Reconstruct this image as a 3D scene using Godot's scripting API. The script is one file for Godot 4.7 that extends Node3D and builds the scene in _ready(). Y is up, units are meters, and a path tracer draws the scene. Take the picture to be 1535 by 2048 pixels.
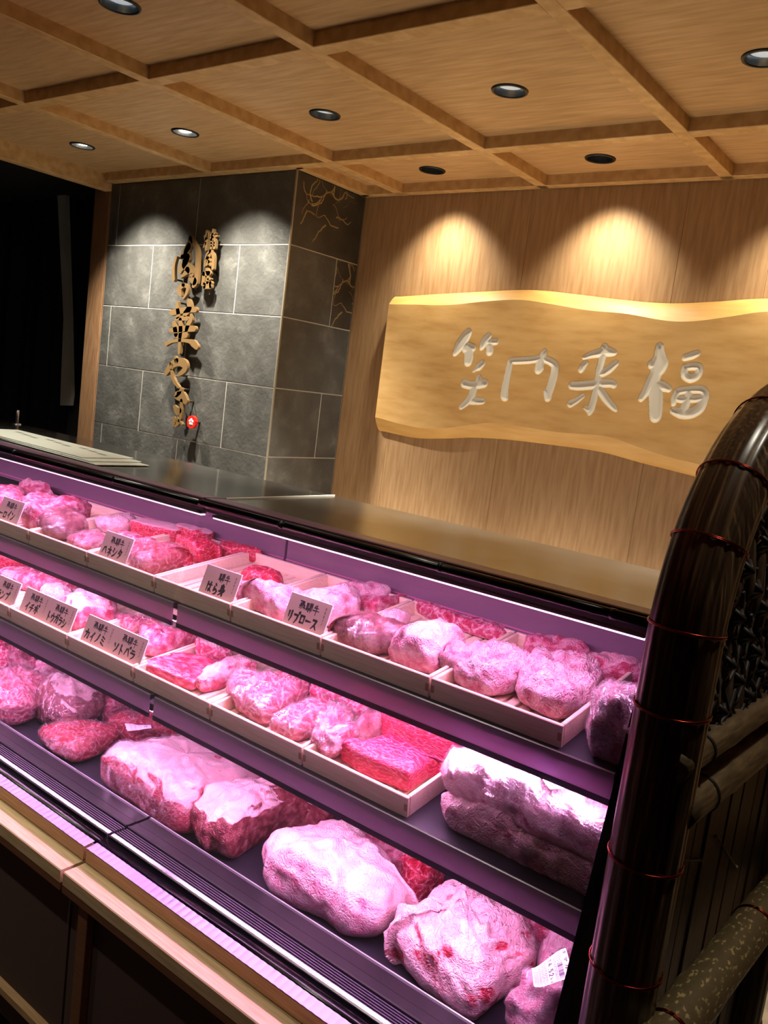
extends Node3D

var M := {}
var used := {}
const H := 1.58            # camera height over the floor; shop heights below are written as H + (height relative to the eye)

func _ready() -> void:
	# ---- camera
	var cam := Camera3D.new(); cam.name = "camera"
	cam.transform = Transform3D(Basis(Vector3(0.784677, 0.123967, -0.607384), Vector3(-0.183283, 0.982391, -0.036277), Vector3(0.592191, 0.139789, 0.79358)), Vector3(0, H, 0))
	cam.fov = 62.53; cam.near = 0.02; cam.far = 60.0; cam.current = true
	add_child(cam)
	# ---- sky and exposure
	var env := Environment.new()
	env.background_mode = Environment.BG_COLOR
	env.background_color = Color(0.02, 0.018, 0.018)
	env.tonemap_mode = Environment.TONE_MAPPER_LINEAR
	env.tonemap_exposure = 1.0
	env.sdfgi_enabled = true; env.ssao_enabled = true; env.ssil_enabled = true
	var we := WorldEnvironment.new(); we.name = "world"; we.environment = env
	add_child(we)
	# ---- area lights of the two cases: a strip under the canopy and one under each shelf
	for c in CASES:
		for s in LED:
			area_light(Vector3((c[0] + c[1]) / 2, H + s[0], s[1]), Vector3(c[1] - c[0] - 0.06, 0.02, 0), s[2] * (c[1] - c[0]), s[3])
	make_materials()
	build_room()
	build_ceiling()
	build_column()
	build_cases()
	build_sign_board()
	build_wall_sign()
	build_counter_things()
	build_trays()
	build_cards()
	build_meats()
	build_screen()

# relative height, z, energy per metre, tilt (degrees towards the back)
const LED := [[-0.316, -1.222, 0.36, 6.0], [-0.551, -1.180, 0.42, 0.0], [-0.749, -1.139, 0.56, 0.0]]
const CASES := [[-1.376, -0.386], [-2.95, -1.384]]
const LED_COLOR := Color(1.0, 0.70, 0.98)

func area_light(at: Vector3, size: Vector3, energy: float, tilt: float) -> void:
	var l := AreaLight3D.new(); l.name = "case_led_light"
	l.area_size = Vector2(size.x, size.y); l.light_color = LED_COLOR; l.light_energy = energy
	l.area_normalize_energy = true; l.area_range = 8.0; l.area_attenuation = 2.0; l.shadow_enabled = true
	l.position = at; l.rotation_degrees = Vector3(-90 + tilt, 0, 0)
	add_child(l, true)

# ------------------------------------------------------------------ helpers
func sst(smooth := false) -> SurfaceTool:
	var st := SurfaceTool.new(); st.begin(Mesh.PRIMITIVE_TRIANGLES)
	st.set_smooth_group(0 if smooth else -1)
	return st

func tri(st: SurfaceTool, a: Vector3, b: Vector3, c: Vector3, out: Vector3) -> void:
	if (b - a).cross(c - a).dot(out) < 0.0:
		st.add_vertex(a); st.add_vertex(b); st.add_vertex(c)
	else:
		st.add_vertex(a); st.add_vertex(c); st.add_vertex(b)

func quad(st: SurfaceTool, a: Vector3, b: Vector3, c: Vector3, d: Vector3, out: Vector3) -> void:
	tri(st, a, b, c, out); tri(st, a, c, d, out)

# a box with chamfered edges
func box(st: SurfaceTool, c: Vector3, s: Vector3, b := 0.0015) -> void:
	var h := s / 2.0
	b = minf(b, minf(h.x, minf(h.y, h.z)) * 0.7)
	for ax in 3:
		for sg in [-1.0, 1.0]:
			var n := Vector3.ZERO; n[ax] = sg
			var p := []
			for k in [[-1.0, -1.0], [1.0, -1.0], [1.0, 1.0], [-1.0, 1.0]]:
				var v := Vector3.ZERO
				v[ax] = sg * h[ax]
				v[(ax + 1) % 3] = k[0] * (h[(ax + 1) % 3] - b)
				v[(ax + 2) % 3] = k[1] * (h[(ax + 2) % 3] - b)
				p.append(c + v)
			quad(st, p[0], p[1], p[2], p[3], n)
	for ax in 3:                                     # chamfers along the twelve edges
		var u := (ax + 1) % 3
		var w := (ax + 2) % 3
		for su in [-1.0, 1.0]:
			for sw in [-1.0, 1.0]:
				var p := []
				for e in [-1.0, 1.0]:
					for f in [0, 1]:
						var v := Vector3.ZERO
						v[ax] = e * (h[ax] - b)
						v[u] = su * (h[u] - (b if f == 1 else 0.0))
						v[w] = sw * (h[w] - (b if f == 0 else 0.0))
						p.append(c + v)
				var n := Vector3.ZERO; n[u] = su; n[w] = sw
				quad(st, p[0], p[1], p[3], p[2], n)
	for sx in [-1.0, 1.0]:
		for sy in [-1.0, 1.0]:
			for sz in [-1.0, 1.0]:
				tri(st, c + Vector3(sx * h.x, sy * (h.y - b), sz * (h.z - b)), c + Vector3(sx * (h.x - b), sy * h.y, sz * (h.z - b)), c + Vector3(sx * (h.x - b), sy * (h.y - b), sz * h.z), Vector3(sx, sy, sz))

# a closed outline in (z, y) drawn out along x
func along_x(st: SurfaceTool, prof: Array, x0: float, x1: float) -> void:
	var n := prof.size()
	var mid := Vector2.ZERO
	var poly := PackedVector2Array()
	for p in prof: poly.append(Vector2(p[0], p[1]))
	var area := 0.0
	for i in n:
		area += poly[i].cross(poly[(i + 1) % n])
	for i in n:
		var a := poly[i]
		var b := poly[(i + 1) % n]
		var d := (b - a)
		var o := Vector2(d.y, -d.x) * signf(area)
		quad(st, Vector3(x0, H + a.y, a.x), Vector3(x1, H + a.y, a.x), Vector3(x1, H + b.y, b.x), Vector3(x0, H + b.y, b.x), Vector3(0, o.y, o.x))
	var t := Geometry2D.triangulate_polygon(poly)
	for i in range(0, t.size(), 3):
		for e in [[x0, -1.0], [x1, 1.0]]:
			tri(st, Vector3(e[0], H + poly[t[i]].y, poly[t[i]].x), Vector3(e[0], H + poly[t[i + 1]].y, poly[t[i + 1]].x), Vector3(e[0], H + poly[t[i + 2]].y, poly[t[i + 2]].x), Vector3(e[1], 0, 0))

# a round bar along a path; r is a radius or one radius per point
func tube(st: SurfaceTool, pts: Array, r, n := 8, lobes := 0, depth := 0.0) -> void:
	var up := Vector3.UP
	var rings := []
	var m := pts.size()
	var side := Vector3.ZERO
	for i in m:
		var t: Vector3 = ((pts[mini(i + 1, m - 1)] as Vector3) - (pts[maxi(i - 1, 0)] as Vector3)).normalized()
		if side == Vector3.ZERO:
			side = t.cross(Vector3.RIGHT if absf(t.x) < 0.8 else Vector3.UP).normalized()
		side = (side - t * side.dot(t)).normalized()
		var v := t.cross(side)
		var rr: float = r[i] if r is Array else r
		var ring := []
		for k in n:
			var a := TAU * k / n
			var q := rr * (1.0 - depth * pow(absf(cos(a * lobes / 2.0)), 6.0) if lobes > 0 else 1.0)
			ring.append((pts[i] as Vector3) + (side * cos(a) + v * sin(a)) * q)
		rings.append(ring)
	for i in m - 1:
		for k in n:
			var k2 := (k + 1) % n
			var o: Vector3 = ((rings[i][k] + rings[i][k2]) as Vector3) / 2.0 - (pts[i] as Vector3)
			quad(st, rings[i][k], rings[i][k2], rings[i + 1][k2], rings[i + 1][k], o)
	for e in [[0, 1], [m - 1, m - 2]]:
		var o: Vector3 = (pts[e[0]] as Vector3) - (pts[e[1]] as Vector3)
		for k in n:
			tri(st, pts[e[0]], rings[e[0]][k], rings[e[0]][(k + 1) % n], o)

# a turned shape round the y axis through c: outline of [radius, height]
func lathe(st: SurfaceTool, c: Vector3, prof: Array, n := 32, flip := 1.0) -> void:
	for i in prof.size() - 1:
		var d := Vector2(prof[i + 1][0] - prof[i][0], prof[i + 1][1] - prof[i][1])
		for k in n:
			var a := TAU * k / n
			var b := TAU * (k + 1) / n
			var m := (a + b) / 2.0
			var o := Vector3(cos(m) * d.y, -d.x, sin(m) * d.y) * flip
			var p0 := c + Vector3(cos(a) * prof[i][0], prof[i][1], sin(a) * prof[i][0])
			var p1 := c + Vector3(cos(b) * prof[i][0], prof[i][1], sin(b) * prof[i][0])
			var p2 := c + Vector3(cos(b) * prof[i + 1][0], prof[i + 1][1], sin(b) * prof[i + 1][0])
			var p3 := c + Vector3(cos(a) * prof[i + 1][0], prof[i + 1][1], sin(a) * prof[i + 1][0])
			if prof[i][0] < 1e-6: tri(st, p0, p2, p3, o)
			elif prof[i + 1][0] < 1e-6: tri(st, p0, p1, p2, o)
			else: quad(st, p0, p1, p2, p3, o)

func obj(called: String, st: SurfaceTool, m: Material, parent: Node = self) -> MeshInstance3D:
	st.index(); st.generate_normals()
	var o := MeshInstance3D.new()
	o.name = numbered(called) if parent == self else called
	o.mesh = st.commit(); o.material_override = m
	parent.add_child(o, true)
	return o

func same(called: String, mesh: Mesh, m: Material, parent: Node, t: Transform3D) -> MeshInstance3D:
	var o := MeshInstance3D.new(); o.name = called; o.mesh = mesh; o.material_override = m; o.transform = t
	parent.add_child(o, true)
	return o

func numbered(called: String) -> String:
	var k: int = used.get(called, 0)
	used[called] = k + 1
	return called if k == 0 else "%s_%03d" % [called, k]

func thing(called: String, label: String, category: String, at := Vector3.ZERO, turn := 0.0, group := "") -> Node3D:
	var o := Node3D.new(); o.name = numbered(called); add_child(o)
	o.position = at; o.rotation.y = turn
	tag(o, label, category, group)
	return o

func tag(o: Node, label: String, category: String, group := "") -> void:
	o.set_meta("label", label); o.set_meta("category", category)
	if group: o.set_meta("group", group)

func struct(called: String, label: String, category: String) -> Node3D:
	var o := thing(called, label, category); o.set_meta("kind", "structure")
	return o

func bx(called: String, c: Vector3, s: Vector3, m: Material, parent: Node, b := 0.0015) -> MeshInstance3D:
	var st := sst(); box(st, c, s, b)
	return obj(called, st, m, parent)

func px(called: String, prof: Array, x0: float, x1: float, m: Material, parent: Node, smooth := false) -> MeshInstance3D:
	var st := sst(); along_x(st, prof, x0, x1)
	return obj(called, st, m, parent)

# ------------------------------------------------------------------ materials
func noise(kind: int, freq: float, seed_: int, oct := 4, fractal := FastNoiseLite.FRACTAL_FBM) -> FastNoiseLite:
	var n := FastNoiseLite.new(); n.noise_type = kind; n.frequency = freq; n.seed = seed_
	n.fractal_type = fractal; n.fractal_octaves = oct
	return n

func ntex(n: FastNoiseLite, ramp: Array, size := 512, normal := false, bump := 4.0) -> NoiseTexture2D:
	var t := NoiseTexture2D.new(); t.width = size; t.height = size; t.seamless = true; t.noise = n; t.generate_mipmaps = false
	if normal:
		t.as_normal_map = true; t.bump_strength = bump
	elif ramp.size():
		var g := Gradient.new()
		var off := PackedFloat32Array(); var cols := PackedColorArray()
		for r in ramp:
			off.append(r[0]); cols.append(r[1])
		g.offsets = off; g.colors = cols
		t.color_ramp = g
	return t

func mat(c: Color, rough := 0.6, metal := 0.0, spec := 0.5) -> StandardMaterial3D:
	var m := StandardMaterial3D.new()
	m.albedo_color = c; m.roughness = rough; m.metallic = metal; m.metallic_specular = spec
	return m

func tex(t: Texture2D, rough: float, scale: Vector3, world := true, off := Vector3.ZERO) -> StandardMaterial3D:
	var m := mat(Color.WHITE, rough)
	m.albedo_texture = t; m.uv1_triplanar = true; m.uv1_world_triplanar = world; m.uv1_scale = scale; m.uv1_offset = off
	m.uv1_triplanar_sharpness = 8.0
	return m

func glow(c: Color, e: float) -> StandardMaterial3D:
	var m := mat(Color(0.9, 0.9, 0.9), 0.5)
	m.emission_enabled = true; m.emission = c; m.emission_energy_multiplier = e
	return m

func rgb(r: int, g: int, b: int) -> Color: return Color8(r, g, b)

func make_materials() -> void:
	var S := FastNoiseLite.TYPE_SIMPLEX_SMOOTH
	var grain := noise(S, 0.03, 3, 4)
	var wood := ntex(grain, [[0.0, rgb(180, 142, 98)], [0.4, rgb(194, 158, 112)], [0.65, rgb(202, 166, 120)], [1.0, rgb(214, 182, 138)]])
	M.ceil_panel = tex(wood, 0.5, Vector3(0.35, 1, 3.2))
	M.ceil_panel2 = tex(wood, 0.5, Vector3(0.35, 1, 3.2), true, Vector3(0.37, 0, 0.61))
	M.ceil_panel3 = tex(wood, 0.5, Vector3(0.35, 1, 3.2), true, Vector3(0.71, 0, 0.23))
	M.batten = tex(ntex(noise(S, 0.03, 8, 3), [[0.0, rgb(190, 150, 98)], [0.5, rgb(206, 168, 114)], [1.0, rgb(222, 188, 136)]], 256), 0.5, Vector3(2.5, 2.5, 2.5))
	var wallw := ntex(noise(S, 0.035, 21, 5), [[0.0, rgb(150, 116, 80)], [0.35, rgb(166, 131, 93)], [0.6, rgb(174, 140, 102)], [1.0, rgb(184, 152, 114)]])
	for k in 3:
		M["wall%d" % k] = tex(wallw, 0.55, Vector3(3.4, 0.28, 3.4), true, Vector3(0.31 * k, 0.43 * k, 0))
	M.board = tex(ntex(noise(S, 0.02, 31, 4), [[0.0, rgb(196, 152, 92)], [0.5, rgb(212, 170, 108)], [1.0, rgb(220, 182, 122)]]), 0.5, Vector3(0.5, 2.2, 1.5))
	M.bark_edge = tex(ntex(noise(S, 0.03, 33, 4), [[0.0, rgb(206, 156, 84)], [1.0, rgb(226, 184, 112)]], 256), 0.5, Vector3(0.6, 6, 3))
	M.post = tex(ntex(noise(S, 0.03, 41, 4), [[0.0, rgb(112, 80, 56)], [0.5, rgb(140, 106, 76)], [1.0, rgb(158, 124, 92)]]), 0.5, Vector3(9, 0.5, 9))
	var slate := noise(S, 0.012, 51, 6); slate.domain_warp_enabled = true; slate.domain_warp_amplitude = 60.0; slate.domain_warp_frequency = 0.012
	var st := ntex(slate, [[0.0, rgb(72, 71, 70)], [0.42, rgb(79, 79, 77)], [0.62, rgb(85, 85, 83)], [0.82, rgb(94, 94, 92)], [1.0, rgb(116, 115, 112)]])
	var sb := ntex(noise(S, 0.05, 52, 5), [], 512)
	for k in 3:
		var m := tex(st, 0.5, Vector3(1.5, 1.5, 1.5), true, Vector3(0.37 * k, 0.61 * k, 0.13 * k))
		m.heightmap_enabled = true; m.heightmap_texture = sb; m.heightmap_scale = 0.12
		M["slate%d" % k] = m
	M.vein = tex(vein_image(), 0.45, Vector3(1.9, 1.9, 1.9), true, Vector3(0.0, 0.235, 0.135))
	M.vein_low = tex(M.vein.albedo_texture, 0.45, Vector3(1.9, 1.9, 1.9), true, Vector3(0.0, 0.81, 0.42))
	M.grout = mat(rgb(206, 204, 196), 0.9)
	M.corner_strip = mat(rgb(170, 164, 148), 0.35, 0.6)
	M.black_matt = mat(rgb(10, 10, 11), 0.9)
	M.curtain = mat(rgb(14, 13, 18), 0.95)
	M.pale_cloth = mat(rgb(196, 204, 190), 0.9)
	M.dark_floor = tex(ntex(noise(S, 0.04, 61, 4), [[0.0, rgb(70, 60, 48)], [1.0, rgb(104, 90, 72)]], 256), 0.7, Vector3(1, 1, 1))
	M.aisle_floor = mat(rgb(186, 178, 166), 0.5)
	M.hall_wall = mat(rgb(60, 50, 44), 0.9)
	# case
	M.steel = mat(rgb(186, 186, 190), 0.26, 1.0); 
	M.steel.anisotropy_enabled = false
	M.steel_top = tex(ntex(noise(S, 0.02, 71, 3), [[0.0, rgb(150, 148, 142)], [1.0, rgb(172, 170, 164)]], 256), 0.24, Vector3(1, 1, 1)); M.steel_top.metallic = 1.0
	M.stone_top = tex(st, 0.12, Vector3(1.1, 1.1, 1.1)); M.stone_top.albedo_color = rgb(150, 148, 146)
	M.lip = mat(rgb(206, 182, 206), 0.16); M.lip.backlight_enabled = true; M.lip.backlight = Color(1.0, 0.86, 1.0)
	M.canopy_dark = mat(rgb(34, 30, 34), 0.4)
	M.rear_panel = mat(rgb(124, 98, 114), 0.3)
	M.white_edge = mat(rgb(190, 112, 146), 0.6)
	M.lip_dark = mat(rgb(70, 66, 76), 0.3, 1.0)
	M.black_gloss = mat(rgb(9, 9, 11), 0.22)
	M.black_plastic = mat(rgb(13, 12, 15), 0.4)
	M.rib = mat(rgb(104, 98, 112), 0.35, 0.8)
	M.deck = mat(rgb(30, 30, 38), 0.45)
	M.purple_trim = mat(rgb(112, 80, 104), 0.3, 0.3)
	M.fascia = mat(rgb(64, 54, 60), 0.13, 0.75)
	M.case_inner = mat(rgb(200, 196, 200), 0.35, 0.0)
	M.glass = mat(Color(1, 1, 1, 0.02), 0.0); M.glass.transparency = BaseMaterial3D.TRANSPARENCY_ALPHA
	M.chrome = mat(rgb(200, 198, 204), 0.34, 1.0)
	M.front_wood = tex(wood, 0.5, Vector3(0.5, 8, 8)); 
	M.ledge_wood = tex(ntex(noise(S, 0.03, 81, 4), [[0.0, rgb(206, 176, 128)], [0.5, rgb(224, 198, 152)], [1.0, rgb(236, 214, 172)]]), 0.55, Vector3(0.5, 6, 8))
	M.apron = tex(wood, 0.6, Vector3(0.6, 6, 6)); M.apron.albedo_color = rgb(160, 130, 112)
	M.apron_panel = mat(rgb(84, 66, 60), 0.8)
	M.tray = tex(ntex(noise(S, 0.025, 91, 4), [[0.0, rgb(222, 196, 166)], [0.5, rgb(234, 212, 184)], [1.0, rgb(244, 226, 202)]]), 0.6, Vector3(0.8, 14, 10))
	M.tray_end = mat(rgb(176, 140, 112), 0.7)
	M.card_edge = mat(rgb(236, 226, 220), 0.5)
	M.flute = mat(rgb(166, 156, 186), 0.46, 1.0)
	M.led = glow(Color(1.0, 0.82, 0.98), 2.2)
	# lamps
	M.lamp_glow = glow(Color(1.0, 0.95, 0.88), 7.0)
	M.lamp_dim = glow(Color(0.86, 0.94, 1.0), 0.35)
	M.lamp_ring = mat(rgb(24, 22, 20), 0.4, 0.3)
	M.lamp_cone = mat(rgb(168, 176, 180), 0.22, 0.9)
	M.lamp_cone_dark = mat(rgb(36, 34, 32), 0.25, 0.6)
	# signs
	M.white_paint = mat(rgb(226, 222, 210), 0.42)
	M.bronze = mat(rgb(118, 93, 60), 0.45, 0.1)
	M.bronze_side = mat(rgb(60, 46, 30), 0.5, 0.2)
	M.seal_red = mat(rgb(196, 34, 26), 0.5)
	M.seal_white = mat(rgb(236, 226, 220), 0.6)
	M.paper = mat(rgb(226, 232, 222), 0.35)
	M.paper_print = mat(rgb(120, 128, 122), 0.6)

func vein_image() -> Texture2D:
	var im := Image.create(512, 512, false, Image.FORMAT_RGB8)
	var n := noise(FastNoiseLite.TYPE_SIMPLEX_SMOOTH, 0.008, 5, 5)
	for y in 512:
		for x in 512:
			var v := n.get_noise_2d(x, y) * 0.5 + 0.5
			im.set_pixel(x, y, Color(0.20, 0.185, 0.17).lerp(Color(0.30, 0.285, 0.265), v))
	var r := RandomNumberGenerator.new(); r.seed = 12
	for k in 26:
		var p := Vector2(r.randf_range(150, 380), r.randf_range(120, 330))
		var a := r.randf_range(0, TAU)
		var w := r.randf_range(0.8, 3.4)
		var c := Color(0.55, 0.46, 0.27).lerp(Color(0.78, 0.70, 0.5), r.randf())
		for s in r.randi_range(40, 190):
			a += r.randf_range(-0.22, 0.22)
			p += Vector2(cos(a), sin(a))
			w *= 0.994
			for dy in range(-3, 4):
				for dx in range(-3, 4):
					var d := Vector2(dx, dy).length()
					var q := Vector2i(posmod(int(p.x) + dx, 512), posmod(int(p.y) + dy, 512))
					var f := clampf(w - d + 0.5, 0.0, 1.0) * 0.8
					if f > 0.0: im.set_pixelv(q, im.get_pixelv(q).lerp(c, f))
	return ImageTexture.create_from_image(im)

# ------------------------------------------------------------------ the room
const WALL_Z := -2.664
const COL_X := -2.273
const COL_L := -3.40
const COL_Z := -2.27
const CEIL := 2.365

func build_room() -> void:
	var fl := struct("floor", "dark floor in front of the meat counter", "floor")
	bx("slab", Vector3(-1.0, -0.05, 0.9), Vector3(9.0, 0.1, 5.0), M.dark_floor, fl)
	bx("aisle_slab", Vector3(-3.0, -0.05, -2.6), Vector3(5.0, 0.1, 2.0), M.aisle_floor, fl)
	bx("side_slab", Vector3(1.5, -0.05, -2.6), Vector3(4.0, 0.1, 2.0), M.dark_floor, fl)
	var wb := struct("wall_back", "wood veneer back wall behind the meat counter", "wall")
	var xs := [COL_X, -2.02, -1.52, -0.98, -0.71, -0.62, -0.30, 0.25, 0.9, 1.6]
	for i in xs.size() - 1:
		bx("panel", Vector3((xs[i] + xs[i + 1]) / 2, 1.19, WALL_Z - 0.01), Vector3(xs[i + 1] - xs[i] - 0.0005, 2.38, 0.02), M["wall%d" % (i % 3)], wb, 0.0008)
	bx("backing", Vector3(-1.2, 1.25, WALL_Z - 0.08), Vector3(8.4, 2.5, 0.12), M.hall_wall, wb)
	# the rest of the shop, out of the frame: it closes the room
	var wr := struct("wall_right", "dark wall closing the shop on the right", "wall")
	bx("slab", Vector3(1.66, 1.25, 0.3), Vector3(0.12, 2.5, 6.2), M.hall_wall, wr)
	var wf := struct("wall_front", "dark wall of the hall behind the viewer", "wall")
	bx("slab", Vector3(-1.5, 1.25, 3.4), Vector3(8.4, 2.5, 0.12), M.hall_wall, wf)
	var wl := struct("wall_left", "black wall past the opening on the left", "wall")
	bx("slab", Vector3(-5.45, 1.25, 0.3), Vector3(0.12, 2.5, 6.4), M.black_matt, wl)
	bx("recess", Vector3(-4.5, 1.25, -3.9), Vector3(2.0, 2.5, 0.1), M.black_matt, wl)
	# wooden post at the left end of the tiled pier
	var po := struct("trim_1", "brown wooden post edging the slate tiled pier", "trim")
	bx("post", Vector3(-3.468, 1.165, COL_Z - 0.06), Vector3(0.118, 2.33, 0.12), M.post, po, 0.004)
	bx("fillet", Vector3(-3.404, 1.165, COL_Z - 0.05), Vector3(0.012, 2.33, 0.1), M.post, po, 0.002)
	# black curtain hung in the opening
	var cu := thing("black_curtain", "black curtain hanging in the dark opening beside the wooden post", "curtain")
	var st := sst(true)
	var prev := []
	for i in 161:
		var t := i / 160.0
		var x := lerpf(-5.3, -3.72, t)
		var z := -2.62 + 0.035 * sin(t * 61.0) + 0.02 * sin(t * 23.0 + 1.0)
		var col := [Vector3(x, 0.6 + 0.004 * sin(t * 40.0), z + 0.012), Vector3(x, 2.46, z)]
		if prev.size():
			quad(st, prev[0], col[0], col[1], prev[1], Vector3(0, 0, 1))
			quad(st, prev[0] - Vector3(0, 0, 0.004), col[0] - Vector3(0, 0, 0.004), col[1] - Vector3(0, 0, 0.004), prev[1] - Vector3(0, 0, 0.004), Vector3(0, 0, -1))
		prev = col
	obj("cloth", st, M.curtain, cu)
	var rail := sst(true)
	tube(rail, [Vector3(-5.35, 2.46, -2.62), Vector3(-3.6, 2.46, -2.62)], 0.012, 10)
	obj("rail", rail, M.black_gloss, cu)
	var pb := thing("pale_door_panel", "pale grey upright panel glimpsed between curtain and wooden post", "panel")
	var pl := sst()
	for i in PALE.size():
		var a: Array = PALE[i]; var b: Array = PALE[(i + 1) % PALE.size()]
		quad(pl, Vector3(a[0], H + a[1], -2.56), Vector3(b[0], H + b[1], -2.56), Vector3(b[0], H + b[1], -2.58), Vector3(a[0], H + a[1], -2.58), Vector3(-b[1] + a[1], b[0] - a[0], 0) * -1.0)
	var poly := PackedVector2Array()
	for q in PALE: poly.append(Vector2(q[0], q[1]))
	var ti := Geometry2D.triangulate_polygon(poly)
	for i in range(0, ti.size(), 3): tri(pl, Vector3(poly[ti[i]].x, H + poly[ti[i]].y, -2.56), Vector3(poly[ti[i + 1]].x, H + poly[ti[i + 1]].y, -2.56), Vector3(poly[ti[i + 2]].x, H + poly[ti[i + 2]].y, -2.56), Vector3(0, 0, 1))
	obj("leaf", pl, M.pale_cloth, pb)

func build_ceiling() -> void:
	var c := struct("ceiling", "coffered ceiling of pale wood panels and battens", "ceiling")
	var xs := [-3.40, -2.705, -2.08, -1.475, -0.865, -0.255, 0.355, 0.965, 1.6]
	var zs := [WALL_Z, -2.242, -1.485, -0.73, 0.025, 0.78, 1.535, 2.29, 3.34]
	var holes := {}
	for l in LAMPS:
		for i in xs.size() - 1:
			for j in zs.size() - 1:
				if l[0] > xs[i] and l[0] < xs[i + 1] and l[1] > zs[j] and l[1] < zs[j + 1]: holes[Vector2i(i, j)] = l
	for i in xs.size() - 1:
		for j in zs.size() - 1:
			if j == 0 and i < 2:
				if i == 1: bx("panel", Vector3(-2.177, CEIL + 0.006, -2.453), Vector3(0.194, 0.012, 0.422), M.ceil_panel2, c, 0.0005)
				continue
			var st := sst()
			var a := Vector3(xs[i], CEIL, zs[j]); var b := Vector3(xs[i + 1], CEIL, zs[j + 1])
			if holes.has(Vector2i(i, j)): holed_panel(st, a, b, holes[Vector2i(i, j)])
			else: box(st, (a + b) / 2 + Vector3(0, 0.006, 0), Vector3(b.x - a.x, 0.012, b.z - a.z), 0.0005)
			obj("panel", st, [M.ceil_panel, M.ceil_panel2, M.ceil_panel3][(i * 2 + j) % 3], c)
	for i in range(1, xs.size() - 1):
		var z0: float = -2.27 if xs[i] < COL_X else WALL_Z
		bx("batten", Vector3(xs[i], 2.349, (z0 + 3.34) / 2), Vector3(0.038, 0.038, 3.34 - z0), M.batten, c, 0.0015)
	for j in range(1, zs.size() - 1):
		for i in xs.size() - 1:
			if j == 1 and i < 2:
				bx("batten", Vector3((xs[i] + xs[i + 1]) / 2, 2.349, -2.245), Vector3(xs[i + 1] - xs[i] - 0.038, 0.038, 0.05), M.batten, c)
				continue
			bx("batten", Vector3((xs[i] + xs[i + 1]) / 2, 2.3485, zs[j]), Vector3(xs[i + 1] - xs[i] - 0.036, 0.037, 0.046), M.batten, c)
	bx("batten", Vector3(-0.33, 2.349, WALL_Z + 0.022), Vector3(1.94 * 2, 0.038, 0.036), M.batten, c)
	bx("batten", Vector3(COL_X + 0.02, 2.349, -2.45), Vector3(0.036, 0.038, 0.40), M.batten, c)
	bx("edge_board", Vector3(-3.425, 2.345, 0.5), Vector3(0.05, 0.09, 5.7), M.batten, c, 0.002)
	bx("slab", Vector3(-1.2, 2.56, 0.3), Vector3(8.6, 0.12, 6.4), M.black_matt, c)
	bx("bulkhead", Vector3(-4.45, 2.44, 0.3), Vector3(1.9, 0.1, 6.2), M.black_matt, c)
	for l in LAMPS: downlight(l)

# x, z, style, aim (degrees from straight down, towards the back wall), energy
const LAMPS := [
	[-3.08, -1.915, "bright", 24.0, 3.6], [-2.469, -1.915, "bright", 24.0, 3.6],
	[-1.829, -1.915, "dim", 4.0, 11.0], [-1.203, -1.915, "dim", 4.0, 11.0], [-0.593, -1.915, "dim", 4.0, 11.0],
	[-1.836, -2.49, "deep", 15.0, 0.8], [-1.208, -2.49, "deep", 15.0, 0.8], [-0.58, -2.49, "deep", 15.0, 0.8], [0.03, -2.49, "deep", 15.0, 0.8],
	[-1.803, -1.189, "dim", 0.0, 0.4], [-2.469, -1.189, "dim", 0.0, 1.4], [-1.19, -1.189, "dim", 0.0, 0.4], [0.04, -1.189, "dim", -8.0, 0.5],
	[-2.469, -0.36, "dim", 16.0, 0.5], [-1.829, -0.36, "dim", 16.0, 0.5], [-1.203, -0.36, "dim", 16.0, 0.5]]
const LAMP_LABELS := [
	"bright downlight nearest the dark opening, shining on the slate pier", "bright downlight over the slate pier, right of its bright neighbour",
	"glassy grey downlight in the middle row, left of the one like it", "glassy grey downlight in the middle row above the carved board",
	"glassy downlight cut off by the right edge of the picture", "small lit downlight close to the back wall, beside the slate pier",
	"small lit downlight close to the back wall above the carved board", "lit downlight by the back wall beyond the right edge",
	"lit downlight farthest right by the back wall", "glassy downlight cut off by the top edge of the picture",
	"glassy downlight beyond the left edge of the picture, nearer row", "glassy downlight above the top edge of the picture, nearer row", "glassy downlight right of the bamboo screen, outside the picture",
	"glassy downlight over the customer aisle, farthest along the cases", "glassy downlight over the customer aisle, halfway along the cases", "glassy downlight over the customer aisle, near the bamboo screen"]

func holed_panel(st: SurfaceTool, a: Vector3, b: Vector3, l: Array) -> void:
	var n := 40
	var c := Vector3(l[0], CEIL, l[1])
	var r := 0.041
	for k in n:
		var e := []
		for q in [k, k + 1]:
			var t: float = TAU * q / n + PI / 4
			var d := Vector3(cos(t), 0, sin(t))
			var far := 1e9
			if d.x > 1e-6: far = minf(far, (b.x - c.x) / d.x)
			if d.x < -1e-6: far = minf(far, (a.x - c.x) / d.x)
			if d.z > 1e-6: far = minf(far, (b.z - c.z) / d.z)
			if d.z < -1e-6: far = minf(far, (a.z - c.z) / d.z)
			e.append([c + d * r, c + d * far])
		quad(st, e[0][0], e[1][0], e[1][1], e[0][1], Vector3.DOWN)
		# fill the corner that the fan leaves
		var p0: Vector3 = e[0][1]; var p1: Vector3 = e[1][1]
		if absf(p0.x - p1.x) > 1e-5 and absf(p0.z - p1.z) > 1e-5:
			var on0: bool = absf(p0.x - a.x) < 1e-5 or absf(p0.x - b.x) < 1e-5
			var corner := Vector3(p0.x if on0 else p1.x, CEIL, p1.z if on0 else p0.z)
			tri(st, p0, p1, corner, Vector3.DOWN)
		quad(st, e[0][0], e[1][0], e[1][0] + Vector3(0, 0.012, 0), e[0][0] + Vector3(0, 0.012, 0), c - e[0][0])

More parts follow.
